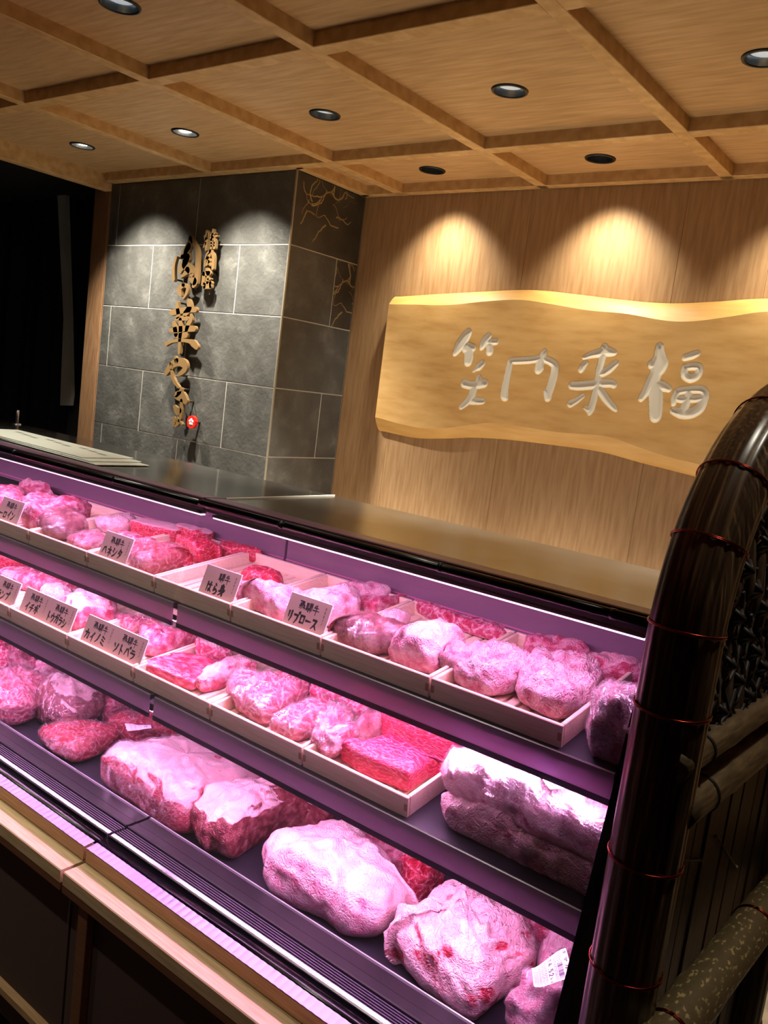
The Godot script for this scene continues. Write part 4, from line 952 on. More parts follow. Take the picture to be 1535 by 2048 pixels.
# key, tier, x, height of the base over the eye, z, thickness, squareness, kind, film, label, outline round the base
const MEATS := [
	["A1", "T", -2.327, -0.470, -1.290, 0.060, 2.6, "pink", 1, "pale pink sealed chunk at the left picture edge behind the card, top shelf", [[-0.127,-0.042],[-0.081,-0.065],[-0.047,-0.079],[0.060,-0.022],[0.118,0.028],[0.104,0.079],[0.048,0.086],[-0.075,0.016]]],
	["A2", "T", -2.404, -0.455, -1.415, 0.055, 2.2, "cap", 1, "white topped round roll at the back of the top shelf, far left", [[-0.088,0.001],[-0.088,-0.036],[0.059,-0.017],[0.092,-0.010],[0.050,-0.000],[0.006,0.031],[-0.032,0.031]]],
	["A3", "T", -2.116, -0.468, -1.305, 0.070, 3.4, "pink", 1, "large pale pink sealed block standing behind the dark shiny joint", [[-0.100,0.025],[-0.102,-0.034],[-0.029,-0.061],[0.065,-0.066],[0.054,-0.083],[0.082,-0.062],[0.106,0.070],[0.061,0.105],[-0.021,0.080],[-0.116,0.024]]],
	["A4", "T", -2.005, -0.473, -1.267, 0.062, 2.2, "dark", 3, "dark red shiny vacuum sealed joint near the left end of the top shelf", [[-0.029,0.057],[-0.104,0.001],[-0.099,-0.021],[-0.089,-0.068],[-0.018,-0.062],[0.094,-0.022],[0.088,-0.015],[0.103,0.055],[0.054,0.074]]],
	["A5", "T", -1.855, -0.475, -1.248, 0.030, 2.4, "pink", 2, "small crumpled pouch lying just left of a name card, top shelf", [[-0.035,0.036],[-0.038,0.014],[-0.043,-0.025],[-0.014,-0.050],[0.026,-0.035],[0.060,0.012],[0.043,0.050]]],
	["A6", "T", -1.932, -0.459, -1.378, 0.040, 2.4, "fat", 1, "curled white fat trimming above the crumpled pouch, top shelf", [[-0.042,0.032],[-0.032,0.025],[0.003,0.010],[-0.030,-0.037],[0.006,-0.060],[0.029,-0.048],[0.052,-0.005],[0.031,0.042],[-0.017,0.041]]],
	["A7", "T", -1.757, -0.466, -1.321, 0.035, 3.0, "pink", 1, "flat pink piece half hidden behind a name card and the red wrapped lump", [[-0.056,0.015],[-0.065,0.003],[-0.036,-0.022],[0.032,-0.019],[0.059,-0.027],[0.049,0.007],[0.017,0.043]]],
	["A8", "T", -1.794, -0.455, -1.415, 0.040, 6.0, "topfat", 0, "long red block with pale top at the back of the top shelf", [[-0.085,0.000],[-0.069,-0.016],[-0.026,-0.027],[0.050,-0.035],[0.077,-0.028],[0.085,-0.000],[0.069,0.016],[0.026,0.027],[-0.050,0.035],[-0.077,0.028]]],
	["A8b", "T", -1.684, -0.451, -1.445, 0.045, 6.0, "topfat", 0, "shorter red block lying behind the long pale topped block, top shelf", [[-0.065,-0.015],[-0.050,-0.015],[-0.015,-0.015],[0.044,-0.015],[0.064,-0.015],[0.065,0.008],[0.050,0.021],[0.015,0.024],[-0.044,0.018],[-0.064,0.006]]],
	["A9", "T", -1.593, -0.474, -1.262, 0.058, 2.6, "red", 2, "red lump in crinkled film right of a name card, top shelf", [[-0.059,0.040],[-0.082,0.015],[-0.058,-0.006],[-0.022,-0.052],[0.013,-0.058],[0.089,-0.037],[0.063,-0.033],[0.057,0.062],[-0.000,0.068]]],
	["A10", "T", -1.577, -0.459, -1.380, 0.045, 5.0, "red", 0, "bare bright red block with shiny top beside the empty slats", [[-0.093,0.002],[-0.060,0.006],[-0.038,-0.040],[0.064,-0.004],[0.060,-0.020],[0.046,-0.008],[0.043,0.043],[-0.022,0.021]]],
	["A11", "T", -1.503, -0.451, -1.444, 0.036, 4.0, "red", 0, "bright red slab at the back above the empty slatted tray", [[-0.062,0.007],[-0.056,-0.011],[-0.028,-0.016],[0.026,-0.016],[0.048,-0.016],[0.062,-0.016],[0.056,-0.008],[0.028,0.011],[-0.026,0.033],[-0.048,0.032]]],
	["B1", "T", -1.196, -0.477, -1.239, 0.055, 3.0, "pale", 1, "long pale sealed piece with rounded cut end between two cards, top shelf", [[-0.065,0.025],[-0.052,0.023],[-0.051,-0.011],[0.023,-0.056],[0.054,-0.053],[0.081,-0.005],[0.071,0.036],[0.009,0.027],[-0.069,0.013]]],
	["B2", "T", -1.077, -0.469, -1.300, 0.060, 2.6, "pale", 1, "bulging pale sealed piece rising behind the rightmost name card", [[-0.046,0.041],[-0.051,-0.022],[-0.010,-0.055],[0.008,-0.080],[0.050,-0.037],[0.047,-0.012],[0.045,0.040],[-0.012,0.059],[-0.032,0.067]]],
	["B3", "T", -1.304, -0.465, -1.330, 0.045, 3.0, "red", 1, "small red piece behind the long pale sealed piece, top shelf", [[-0.050,0.005],[-0.044,-0.012],[-0.021,-0.025],[0.022,-0.036],[0.039,-0.031],[0.050,-0.005],[0.044,0.012],[0.021,0.025],[-0.022,0.036],[-0.039,0.031]]],
	["B4", "T", -1.088, -0.452, -1.436, 0.042, 3.0, "pale", 1, "pale film covered piece at the back, right of the bulging pale piece", [[-0.050,0.013],[-0.048,-0.005],[-0.027,-0.023],[0.016,-0.025],[0.034,-0.025],[0.050,-0.020],[0.048,-0.003],[0.027,0.015],[-0.016,0.037],[-0.034,0.036]]],
	["B5", "T", -1.029, -0.454, -1.420, 0.028, 4.0, "pink", 1, "flat pink slice in front of the pale piece at the back, top shelf", [[-0.038,0.040],[-0.027,0.016],[0.015,-0.035],[0.022,-0.052],[0.019,-0.017],[0.009,0.048]]],
	["C1", "T", -0.960, -0.461, -1.362, 0.030, 2.6, "fat", 1, "small whitish trimming above the brown sealed roll", [[-0.027,0.014],[-0.028,0.001],[-0.003,-0.025],[0.029,-0.017],[0.028,0.028]]],
	["C2", "T", -0.923, -0.477, -1.239, 0.062, 2.2, "dark", 3, "brownish vacuum sealed roll with a torn white film edge, top shelf", [[-0.063,0.044],[-0.061,0.024],[-0.056,-0.022],[-0.013,-0.046],[0.047,-0.040],[0.057,-0.061],[0.081,-0.017],[0.058,0.006],[0.036,0.038],[-0.021,0.042],[-0.064,0.033]]],
	["C3", "T", -0.807, -0.474, -1.264, 0.070, 2.6, "roll", 1, "pale rolled roast with a dark cut face at the front of the top shelf", [[-0.035,0.064],[-0.063,0.007],[-0.038,0.014],[-0.039,-0.043],[-0.004,-0.085],[0.043,-0.050],[0.050,-0.052],[0.048,-0.017],[0.051,0.046],[0.015,0.061],[-0.030,0.054]]],
	["C4", "T", -0.865, -0.450, -1.449, 0.028, 4.0, "marble", 1, "row of thin marbled slices under film at the back of the top shelf", [[-0.116,-0.011],[-0.090,-0.011],[-0.028,-0.011],[0.079,-0.011],[0.114,-0.011],[0.116,0.010],[0.090,0.022],[0.028,0.020],[-0.079,0.007],[-0.114,-0.007]]],
	["D1", "T", -0.687, -0.472, -1.275, 0.052, 3.0, "crinkle", 1, "crinkled pale flank piece with a buff fat edge, left of the wider crinkled one", [[-0.067,0.042],[-0.087,-0.016],[-0.054,-0.019],[-0.030,-0.066],[-0.006,-0.070],[0.037,-0.049],[0.069,-0.047],[0.083,-0.014],[0.068,0.047],[0.041,0.074],[-0.008,0.068],[-0.046,0.049]]],
	["D2", "T", -0.563, -0.469, -1.301, 0.055, 3.0, "crinkle", 1, "wide crinkled pale flank piece with a red cut front, at the tray's right corner", [[-0.045,0.052],[-0.051,0.009],[-0.075,-0.071],[-0.052,-0.070],[-0.020,-0.083],[0.026,-0.077],[0.045,-0.070],[0.063,-0.013],[0.064,0.058],[0.051,0.093],[0.016,0.092],[-0.023,0.081]]],
	["D3", "T", -0.636, -0.451, -1.440, 0.042, 3.0, "pink", 1, "pinkish red piece at the back between the two crinkled flank pieces", [[-0.063,0.002],[-0.054,-0.015],[-0.024,-0.020],[0.032,-0.020],[0.053,-0.020],[0.063,-0.012],[0.054,0.005],[0.024,0.019],[-0.032,0.033],[-0.053,0.028]]],
	["D4", "T", -0.522, -0.463, -1.445, 0.055, 3.0, "cap", 1, "red piece with thick white fat top at the back beside the bamboo post", [[-0.054,-0.012],[-0.045,-0.015],[-0.017,-0.015],[0.031,-0.015],[0.048,-0.015],[0.054,-0.003],[0.045,0.012],[0.017,0.021],[-0.031,0.024],[-0.048,0.016]]],
	["E1", "T", -0.430, -0.491, -1.222, 0.085, 2.6, "crinkle", 2, "tall crumpled pouch standing on the shelf between last tray and bamboo post", [[-0.006,0.057],[-0.033,0.008],[-0.047,-0.071],[-0.033,-0.068],[0.002,-0.057],[0.030,-0.029],[0.063,0.057],[0.026,0.049],[-0.003,0.055]]],
	["M1", "M", -2.343, -0.660, -1.323, 0.050, 4.0, "red", 0, "bare red piece at the left picture edge, back of the middle shelf", [[-0.063,0.022],[-0.057,0.003],[-0.029,-0.018],[0.024,-0.045],[0.046,-0.046],[0.063,-0.022],[0.057,-0.003],[0.029,0.018],[-0.024,0.045],[-0.046,0.046]]],
	["M2", "M", -2.133, -0.663, -1.293, 0.045, 3.0, "pink", 1, "pink sealed slab behind the leftmost card of the middle shelf", [[-0.136,0.019],[-0.114,-0.008],[-0.046,-0.034],[0.075,-0.063],[0.119,-0.059],[0.136,-0.019],[0.114,0.008],[0.046,0.034],[-0.075,0.063],[-0.119,0.059]]],
	["M3", "M", -2.010, -0.667, -1.267, 0.045, 2.4, "fat", 0, "smooth white lump behind the double card farther left", [[-0.050,0.008],[-0.039,-0.012],[-0.013,-0.027],[0.017,-0.032],[0.041,-0.024],[0.050,-0.008],[0.039,0.012],[0.013,0.027],[-0.017,0.032],[-0.041,0.024]]],
	["M4", "M", -1.835, -0.669, -1.250, 0.070, 2.6, "cap", 1, "round pink piece with bright white top between the two double cards", [[-0.094,0.006],[-0.096,-0.007],[-0.095,-0.043],[-0.012,-0.048],[0.049,-0.060],[0.093,-0.017],[0.072,0.025],[0.061,0.074],[0.021,0.071]]],
	["M5", "M", -1.699, -0.663, -1.299, 0.036, 3.0, "marble", 2, "small marbled pouch at the back above the double card farther right", [[-0.071,0.018],[-0.064,0.012],[-0.024,-0.013],[0.044,-0.022],[0.059,-0.033],[0.040,0.002],[0.016,0.036]]],
	["M6", "M", -1.547, -0.666, -1.272, 0.050, 3.0, "pink", 1, "pink wrapped piece just right of the double card farther right", [[-0.087,0.010],[-0.067,-0.003],[-0.030,-0.041],[0.042,-0.044],[0.041,-0.059],[0.046,-0.022],[0.048,0.037],[0.019,0.065],[-0.012,0.058]]],
	["M7", "M", -1.405, -0.674, -1.205, 0.026, 5.0, "slab", 0, "flat pink slab lying on bare slats of the middle shelf", [[-0.078,0.043],[-0.075,0.000],[-0.065,-0.041],[0.005,-0.071],[0.037,-0.069],[0.065,-0.037],[0.090,0.030],[0.064,0.045],[0.008,0.048],[-0.050,0.051]]],
	["M8", "M", -1.302, -0.669, -1.251, 0.046, 3.0, "cap", 1, "folded red piece with white fat flap right of the flat slab", [[-0.013,0.077],[-0.021,0.050],[-0.028,-0.013],[-0.021,-0.067],[0.013,-0.069],[0.025,-0.066],[0.016,-0.022],[0.021,0.033],[0.009,0.078]]],
	["M9", "M", -1.425, -0.662, -1.307, 0.038, 2.4, "fold", 0, "small curled red trimming behind the flat slab, middle shelf", [[-0.039,0.009],[-0.037,-0.006],[0.003,-0.024],[0.038,-0.030],[0.048,0.012],[0.013,0.026],[-0.026,0.013]]],
	["M10", "M", -1.160, -0.672, -1.221, 0.060, 3.0, "marble", 2, "marbled piece in crinkled film, left one of the pair in its tray", [[-0.061,0.040],[-0.095,-0.008],[-0.064,-0.019],[-0.013,-0.043],[0.057,-0.054],[0.068,-0.062],[0.063,-0.017],[0.072,0.056],[0.013,0.060],[-0.039,0.047]]],
	["M11", "M", -1.035, -0.674, -1.205, 0.056, 2.8, "marble", 2, "marbled piece in crinkled film, right one of the pair in its tray", [[-0.025,0.058],[-0.025,0.038],[-0.037,-0.031],[-0.013,-0.063],[0.001,-0.083],[0.040,-0.032],[0.041,0.011],[0.030,0.048],[-0.011,0.054]]],
	["M12", "M", -0.961, -0.672, -1.222, 0.058, 2.4, "fold", 2, "folded whitish pouch leaning over the wall between two trays", [[-0.008,0.055],[-0.020,0.031],[-0.057,-0.047],[-0.036,-0.058],[-0.016,-0.065],[0.007,-0.050],[0.045,0.009],[0.053,0.053],[0.033,0.072]]],
	["M13", "M", -1.163, -0.660, -1.317, 0.046, 3.0, "marble", 1, "marbled piece at the back behind the crinkled pair, left one", [[-0.044,0.007],[-0.041,-0.010],[-0.022,-0.023],[0.015,-0.036],[0.031,-0.032],[0.044,-0.007],[0.041,0.010],[0.022,0.023],[-0.015,0.036],[-0.031,0.032]]],
	["M14", "M", -1.020, -0.661, -1.312, 0.050, 4.0, "marble", 1, "long marbled piece at the back behind the crinkled pair, right one", [[-0.078,-0.005],[-0.063,-0.020],[-0.022,-0.028],[0.048,-0.032],[0.072,-0.023],[0.078,0.005],[0.063,0.020],[0.022,0.028],[-0.048,0.032],[-0.072,0.023]]],
	["M15", "M", -0.821, -0.675, -1.203, 0.046, 5.0, "vivid", 0, "vivid red marbled slab with dark cut front in the last middle tray", [[-0.077,0.036],[-0.085,0.017],[-0.064,0.010],[-0.044,-0.039],[-0.022,-0.057],[0.099,-0.040],[0.094,-0.049],[0.080,-0.027],[0.077,0.032],[0.040,0.038],[-0.023,0.045],[-0.074,0.034]]],
	["M16", "M", -0.815, -0.662, -1.305, 0.066, 5.0, "vivid", 0, "vivid red finely veined block standing behind the marbled slab", [[-0.092,-0.015],[-0.072,-0.028],[-0.023,-0.031],[0.061,-0.025],[0.089,-0.014],[0.092,0.015],[0.072,0.028],[0.023,0.031],[-0.061,0.025],[-0.089,0.014]]],
	["M17", "M", -0.923, -0.666, -1.275, 0.046, 3.0, "pink", 2, "pink piece in loose film at the back left of the vivid slab", [[-0.009,0.039],[-0.015,0.018],[-0.014,-0.026],[0.004,-0.057],[0.024,-0.027],[0.012,0.014],[-0.001,0.039]]],
	["M18", "M", -0.537, -0.692, -1.162, 0.055, 3.0, "sheet", 1, "lower pale fatty sheet of the folded stack at the right of the middle shelf", [[-0.109,0.016],[-0.136,-0.007],[-0.130,-0.024],[-0.047,-0.040],[0.100,-0.014],[0.164,-0.024],[0.176,0.016],[0.127,0.016],[0.053,0.016],[-0.013,0.016],[-0.078,0.016],[-0.107,0.016]]],
	["M19", "M", -0.536, -0.637, -1.202, 0.058, 3.6, "sheet", 2, "upper bright white fatty sheet with a sticker, right of the middle shelf", [[-0.131,0.047],[-0.161,-0.011],[-0.161,-0.053],[-0.128,-0.092],[0.002,-0.079],[0.068,-0.073],[0.128,-0.074],[0.164,0.014],[0.157,0.057],[0.127,0.057],[0.071,0.057],[0.037,0.057],[-0.060,0.047],[-0.113,0.047]]],
	["N1", "D", -2.436, -1.010, -1.385, 0.085, 2.6, "marble", 1, "pink marbled piece at the left picture edge, back of the lower deck", [[-0.097,-0.022],[-0.031,-0.054],[0.055,-0.046],[0.077,0.020],[0.054,0.055],[-0.058,0.047]]],
	["N2", "D", -2.333, -1.010, -1.372, 0.100, 2.4, "pink", 2, "small pouch of crumpled film between pieces at the far left of the deck", [[-0.065,0.017],[-0.073,-0.015],[-0.046,-0.042],[0.086,-0.000],[0.062,-0.000],[0.036,0.041]]],
	["N3", "D", -2.126, -1.010, -1.250, 0.090, 2.6, "marble", 2, "big red marbled piece in sparkling film at the left edge of the deck", [[-0.142,-0.015],[-0.095,-0.059],[0.010,-0.100],[0.054,-0.060],[0.111,0.032],[0.097,0.104],[-0.035,0.097]]],
	["N4", "D", -2.193, -1.010, -1.387, 0.100, 2.4, "pale", 1, "pale pink rounded piece above the dark ball shaped joint, lower deck", [[-0.004,0.064],[-0.058,0.014],[-0.056,-0.042],[0.073,-0.025],[0.032,-0.038],[0.013,0.027]]],
	["N5", "D", -1.986, -1.010, -1.309, 0.120, 2.2, "ham", 2, "dark ball shaped joint with a white top on the left of the deck", [[-0.042,0.078],[-0.108,0.010],[-0.067,-0.010],[-0.058,-0.060],[0.014,-0.077],[0.032,-0.096],[0.084,-0.048],[0.110,0.041],[0.062,0.085],[-0.026,0.077]]],
	["N6", "D", -1.937, -1.010, -1.420, 0.085, 2.4, "marble", 2, "small red marbled pouch right of the dark ball shaped joint", [[-0.074,0.003],[-0.066,-0.005],[-0.001,-0.019],[0.036,-0.045],[0.058,-0.020],[0.053,0.046],[-0.005,0.039]]],
	["N7", "D", -1.824, -1.010, -1.236, 0.060, 2.6, "red", 2, "red wrapped piece lying in front of the dark ball shaped joint", [[-0.085,0.057],[-0.067,0.019],[-0.059,-0.049],[0.009,-0.088],[0.037,-0.113],[0.086,-0.027],[0.092,0.059],[0.028,0.074],[-0.040,0.068]]],
	["N7b", "D", -1.753, -1.010, -1.403, 0.070, 2.6, "red", 2, "red piece in loose film carrying a small sticker, behind the big wrapped block", [[-0.088,0.061],[-0.089,0.006],[-0.021,-0.061],[0.121,-0.058],[0.099,-0.055],[0.029,0.039],[-0.051,0.069]]],
	["N8", "D", -1.437, -1.010, -1.268, 0.115, 3.2, "block", 2, "big wrapped block with pale top and streaky marbled front, left of centre on the deck", [[-0.162,0.109],[-0.212,0.059],[-0.174,0.053],[-0.146,-0.059],[-0.095,-0.129],[0.067,-0.133],[0.155,-0.134],[0.144,-0.161],[0.141,-0.070],[0.128,0.020],[0.149,0.087],[0.107,0.122],[0.025,0.122],[-0.125,0.114]]],
	["N9", "D", -1.216, -1.010, -1.283, 0.115, 2.3, "leg", 1, "tapering joint with bright white top and dark cut side, centre of the deck", [[-0.073,0.108],[-0.118,0.061],[-0.115,0.024],[-0.102,-0.040],[-0.025,-0.111],[0.101,-0.111],[0.114,-0.149],[0.080,-0.146],[0.044,-0.051],[0.046,0.042],[0.053,0.113],[0.003,0.124],[-0.007,0.137]]],
	["N10", "D", -0.929, -1.010, -1.237, 0.125, 2.3, "egg", 1, "smooth egg shaped white fat covered joint in the middle of the deck", [[-0.119,0.081],[-0.170,0.030],[-0.156,0.001],[-0.130,-0.094],[-0.061,-0.130],[0.060,-0.095],[0.148,-0.042],[0.169,-0.050],[0.153,-0.047],[0.145,0.033],[0.092,0.071],[0.023,0.064],[-0.061,0.087],[-0.091,0.091]]],
	["N11", "D", -0.931, -1.010, -1.391, 0.100, 2.6, "pink", 2, "pink wrapped piece squeezed behind the egg shaped joint", [[-0.087,-0.003],[-0.062,-0.032],[-0.014,-0.049],[0.040,-0.047],[0.078,-0.027],[0.087,0.003],[0.062,0.032],[0.014,0.049],[-0.040,0.047],[-0.078,0.027]]],
	["N11b", "D", -0.828, -1.010, -1.384, 0.095, 2.6, "red", 1, "red piece between the egg shaped joint and the large striped one", [[-0.076,-0.020],[-0.051,-0.025],[0.031,-0.008],[0.034,-0.042],[0.036,-0.000],[0.027,0.043],[-0.002,0.052]]],
	["N12", "D", -0.653, -1.010, -1.260, 0.125, 2.5, "striped", 1, "large pale wrapped joint with a red patch on its right, front of the deck", [[-0.096,0.092],[-0.110,0.044],[-0.081,0.030],[-0.095,-0.074],[-0.056,-0.122],[0.003,-0.137],[0.057,-0.103],[0.111,-0.095],[0.130,-0.035],[0.116,0.020],[0.107,0.105],[0.050,0.114],[-0.048,0.088],[-0.088,0.073]]],
	["N13", "D", -0.575, -1.010, -1.412, 0.120, 2.6, "cap", 1, "pink piece with white upper side behind the label carrying one, deck right", [[-0.062,-0.011],[-0.042,-0.037],[-0.007,-0.050],[0.032,-0.043],[0.058,-0.020],[0.062,0.011],[0.042,0.037],[0.007,0.050],[-0.032,0.043],[-0.058,0.020]]],
	["N14", "D", -0.479, -1.010, -1.285, 0.115, 2.6, "pale", 2, "pale wrapped piece with a large printed weight label, right end of the deck", [[-0.033,0.098],[-0.021,0.035],[-0.045,-0.058],[-0.020,-0.085],[0.011,-0.076],[0.038,-0.036],[0.054,0.026],[0.017,0.096]]],
]

# ------------------------------------------------------------------ the meat
func ramp_fat(c0: Color, c1: Color, seed_: int) -> Texture2D:
	# left of the picture lean (clear), right of it fat: the second UV runs from one to the other
	var im := Image.create(128, 128, false, Image.FORMAT_RGBA8)
	var n := noise(FastNoiseLite.TYPE_SIMPLEX_SMOOTH, 0.035, seed_, 4)
	for y in 128:
		for x in 128:
			var v := n.get_noise_2d(x * 0.6, y * 2.2)
			var a := smoothstep(0.40, 0.60, x / 127.0 + v * 0.22)
			var c := c0.lerp(c1, clampf(0.5 + v * 1.1, 0, 1))
			c.a = a
			im.set_pixel(x, y, c)
	return ImageTexture.create_from_image(im)

func meat_material(t: Texture2D, fat: Texture2D, crinkle: Texture2D, rough: float, scale: Vector3, depth: float, crinkle_scale := 9.0, spec := 0.5) -> StandardMaterial3D:
	var m := tex(t, rough, scale)
	m.metallic_specular = spec
	m.detail_enabled = true; m.detail_albedo = fat; m.detail_uv_layer = BaseMaterial3D.DETAIL_UV_2; m.detail_blend_mode = BaseMaterial3D.BLEND_MODE_MIX
	m.heightmap_enabled = true; m.heightmap_texture = crinkle; m.heightmap_scale = depth
	m.uv1_triplanar_sharpness = 4.0
	return m

func meat_materials() -> void:
	var S := FastNoiseLite.TYPE_SIMPLEX_SMOOTH
	var rid := noise(S, 0.014, 101, 4, FastNoiseLite.FRACTAL_RIDGED); rid.domain_warp_enabled = true; rid.domain_warp_amplitude = 26.0; rid.domain_warp_frequency = 0.02
	var red := ntex(rid, [[0.0, rgb(150, 18, 40)], [0.45, rgb(178, 30, 54)], [0.68, rgb(196, 52, 76)], [0.80, rgb(222, 120, 138)], [0.92, rgb(240, 190, 196)], [1.0, rgb(246, 214, 214)]], 512)
	var vivid := ntex(rid, [[0.0, rgb(150, 22, 48)], [0.45, rgb(172, 32, 62)], [0.66, rgb(186, 52, 84)], [0.82, rgb(206, 98, 122)], [1.0, rgb(228, 160, 174)]], 512)
	var soft := noise(S, 0.014, 111, 5); soft.domain_warp_enabled = true; soft.domain_warp_amplitude = 40.0; soft.domain_warp_frequency = 0.012
	var pink := ntex(soft, [[0.0, rgb(166, 48, 76)], [0.38, rgb(190, 78, 104)], [0.55, rgb(206, 112, 134)], [0.72, rgb(222, 156, 170)], [1.0, rgb(238, 206, 210)]], 512)
	var pale := ntex(soft, [[0.0, rgb(190, 92, 118)], [0.35, rgb(212, 142, 160)], [0.6, rgb(226, 178, 188)], [1.0, rgb(240, 214, 216)]], 512)
	var dark := ntex(soft, [[0.0, rgb(92, 34, 40)], [0.4, rgb(122, 52, 58)], [0.65, rgb(146, 76, 80)], [0.85, rgb(170, 108, 108)], [1.0, rgb(196, 148, 144)]], 512)
	var marble := ntex(rid, [[0.0, rgb(172, 36, 68)], [0.4, rgb(196, 60, 92)], [0.62, rgb(212, 104, 130)], [0.8, rgb(232, 172, 184)], [1.0, rgb(244, 214, 218)]], 512)
	var flat_ := noise(S, 0.02, 121, 4)
	var fat_w := ramp_fat(rgb(238, 208, 206), rgb(226, 176, 180), 131)
	var fat_p := ramp_fat(rgb(232, 188, 190), rgb(214, 150, 160), 132)
	# crinkles of tight film, and the finer grain of bare meat
	var cr := noise(S, 0.055, 141, 3, FastNoiseLite.FRACTAL_RIDGED); cr.domain_warp_enabled = true; cr.domain_warp_amplitude = 40.0; cr.domain_warp_frequency = 0.012
	var crt := ntex(cr, [], 512)
	var ct := noise(FastNoiseLite.TYPE_CELLULAR, 0.022, 142, 2); ct.cellular_return_type = FastNoiseLite.RETURN_DISTANCE2_SUB; ct.domain_warp_enabled = true; ct.domain_warp_amplitude = 30.0
	var wr := noise(S, 0.04, 144, 3, FastNoiseLite.FRACTAL_RIDGED); wr.domain_warp_enabled = true; wr.domain_warp_amplitude = 46.0; wr.domain_warp_frequency = 0.014
	var wrt := ntex(wr, [], 512)
	var cct := ntex(ct, [], 512)
	var gr := ntex(noise(S, 0.05, 143, 4), [], 512)
	M.m_red = meat_material(red, fat_w, gr, 0.36, Vector3(8, 11, 8), 0.12)
	M.m_vivid = meat_material(vivid, fat_w, gr, 0.34, Vector3(5, 14, 10), 0.14)
	M.m_redfilm = meat_material(red, fat_w, crt, 0.10, Vector3(5, 5, 5), 0.50)
	M.m_pink = meat_material(pink, fat_p, crt, 0.13, Vector3(5, 5, 5), 0.42)
	M.m_slab = meat_material(pink, fat_p, gr, 0.22, Vector3(4, 9, 7), 0.12); M.m_slab.albedo_color = rgb(240, 196, 210)
	M.m_pale = meat_material(pale, fat_w, crt, 0.13, Vector3(5, 5, 5), 0.42)
	M.m_dark = meat_material(dark, fat_p, cct, 0.08, Vector3(6, 6, 6), 0.26)
	M.m_pinkdark = meat_material(dark, fat_w, crt, 0.12, Vector3(5, 5, 5), 0.36)
	M.m_marble = meat_material(marble, fat_w, wrt, 0.10, Vector3(5, 5, 5), 0.60)
	M.m_crinkle = meat_material(pale, fat_w, wrt, 0.16, Vector3(5, 5, 5), 0.95)
	M.m_fat = meat_material(pale, fat_w, crt, 0.14, Vector3(4, 4, 4), 0.36)
	M.m_striped = meat_material(red, fat_w, wrt, 0.12, Vector3(4, 6, 4), 0.60)
	# clear film
	var f := mat(Color(0.97, 0.95, 0.98, 0.045), 0.07, 0.0, 0.6); f.transparency = BaseMaterial3D.TRANSPARENCY_ALPHA
	f.heightmap_enabled = true; f.heightmap_texture = crt; f.heightmap_scale = 1.1; f.uv1_triplanar = true; f.uv1_world_triplanar = true; f.uv1_scale = Vector3(9, 9, 9)
	M.film = f
	var ft: StandardMaterial3D = f.duplicate(); ft.albedo_color = Color(0.97, 0.95, 0.98, 0.17); ft.heightmap_scale = 1.6
	M.film_loose = ft

func outline(poly: Array, n: int) -> PackedVector2Array:
	var c := Curve2D.new()
	var m := poly.size()
	for i in m + 1:
		var p := Vector2(poly[i % m][0], poly[i % m][1])
		var a := Vector2(poly[(i + m - 1) % m][0], poly[(i + m - 1) % m][1]); var b := Vector2(poly[(i + 1) % m][0], poly[(i + 1) % m][1])
		var t := (b - a) * 0.17
		c.add_point(p, -t, t)
	var out := PackedVector2Array()
	var l := c.get_baked_length()
	for i in n: out.append(c.sample_baked(l * i / n, true))
	return out

# how a kind of meat is built: material, fat: [base, upward, noise, towards the viewer], relief: low bumps, ridges
const KINDS := {
	"red": ["m_red", [0.12, 0.10, 0.25, 0.0], 0.06, 0.02], "vivid": ["m_vivid", [0.05, 0.05, 0.16, 0.0], 0.025, 0.0], "pink": ["m_pink", [0.22, 0.12, 0.35, 0.0], 0.09, 0.03],
	"pale": ["m_pale", [0.34, 0.16, 0.35, -0.1], 0.10, 0.03], "dark": ["m_dark", [0.18, 0.06, 0.22, 0.0], 0.05, 0.0], "marble": ["m_marble", [0.20, 0.08, 0.32, 0.0], 0.09, 0.05],
	"crinkle": ["m_crinkle", [0.42, 0.12, 0.3, -0.16], 0.12, 0.10], "fat": ["m_fat", [0.62, 0.16, 0.3, -0.08], 0.10, 0.06], "cap": ["m_pink", [0.02, 0.74, 0.25, -0.1], 0.10, 0.03],
	"topfat": ["m_red", [0.02, 0.62, 0.2, -0.2], 0.03, 0.0], "roll": ["m_pale", [0.50, 0.25, 0.25, -0.42], 0.07, 0.03], "slab": ["m_slab", [0.14, 0.0, 0.2, 0.0], 0.03, 0.0],
	"sheet": ["m_fat", [0.58, 0.10, 0.34, -0.10], 0.16, 0.16],
	"fold": ["m_marble", [0.38, 0.1, 0.55, -0.1], 0.22, 0.16], "ham": ["m_pinkdark", [0.05, 0.62, 0.4, -0.25], 0.06, 0.02], "block": ["m_red", [0.34, 0.50, 0.42, -0.16], 0.05, 0.02],
	"leg": ["m_pinkdark", [0.10, 0.80, 0.2, -0.30], 0.06, 0.02], "egg": ["m_fat", [0.70, 0.22, 0.22, -0.34], 0.05, 0.02], "striped": ["m_striped", [0.60, 0.12, 0.36, -0.05], 0.07, 0.06]}

var n_low: FastNoiseLite
var n_fat: FastNoiseLite
var n_ridge: FastNoiseLite
var n_mid: FastNoiseLite

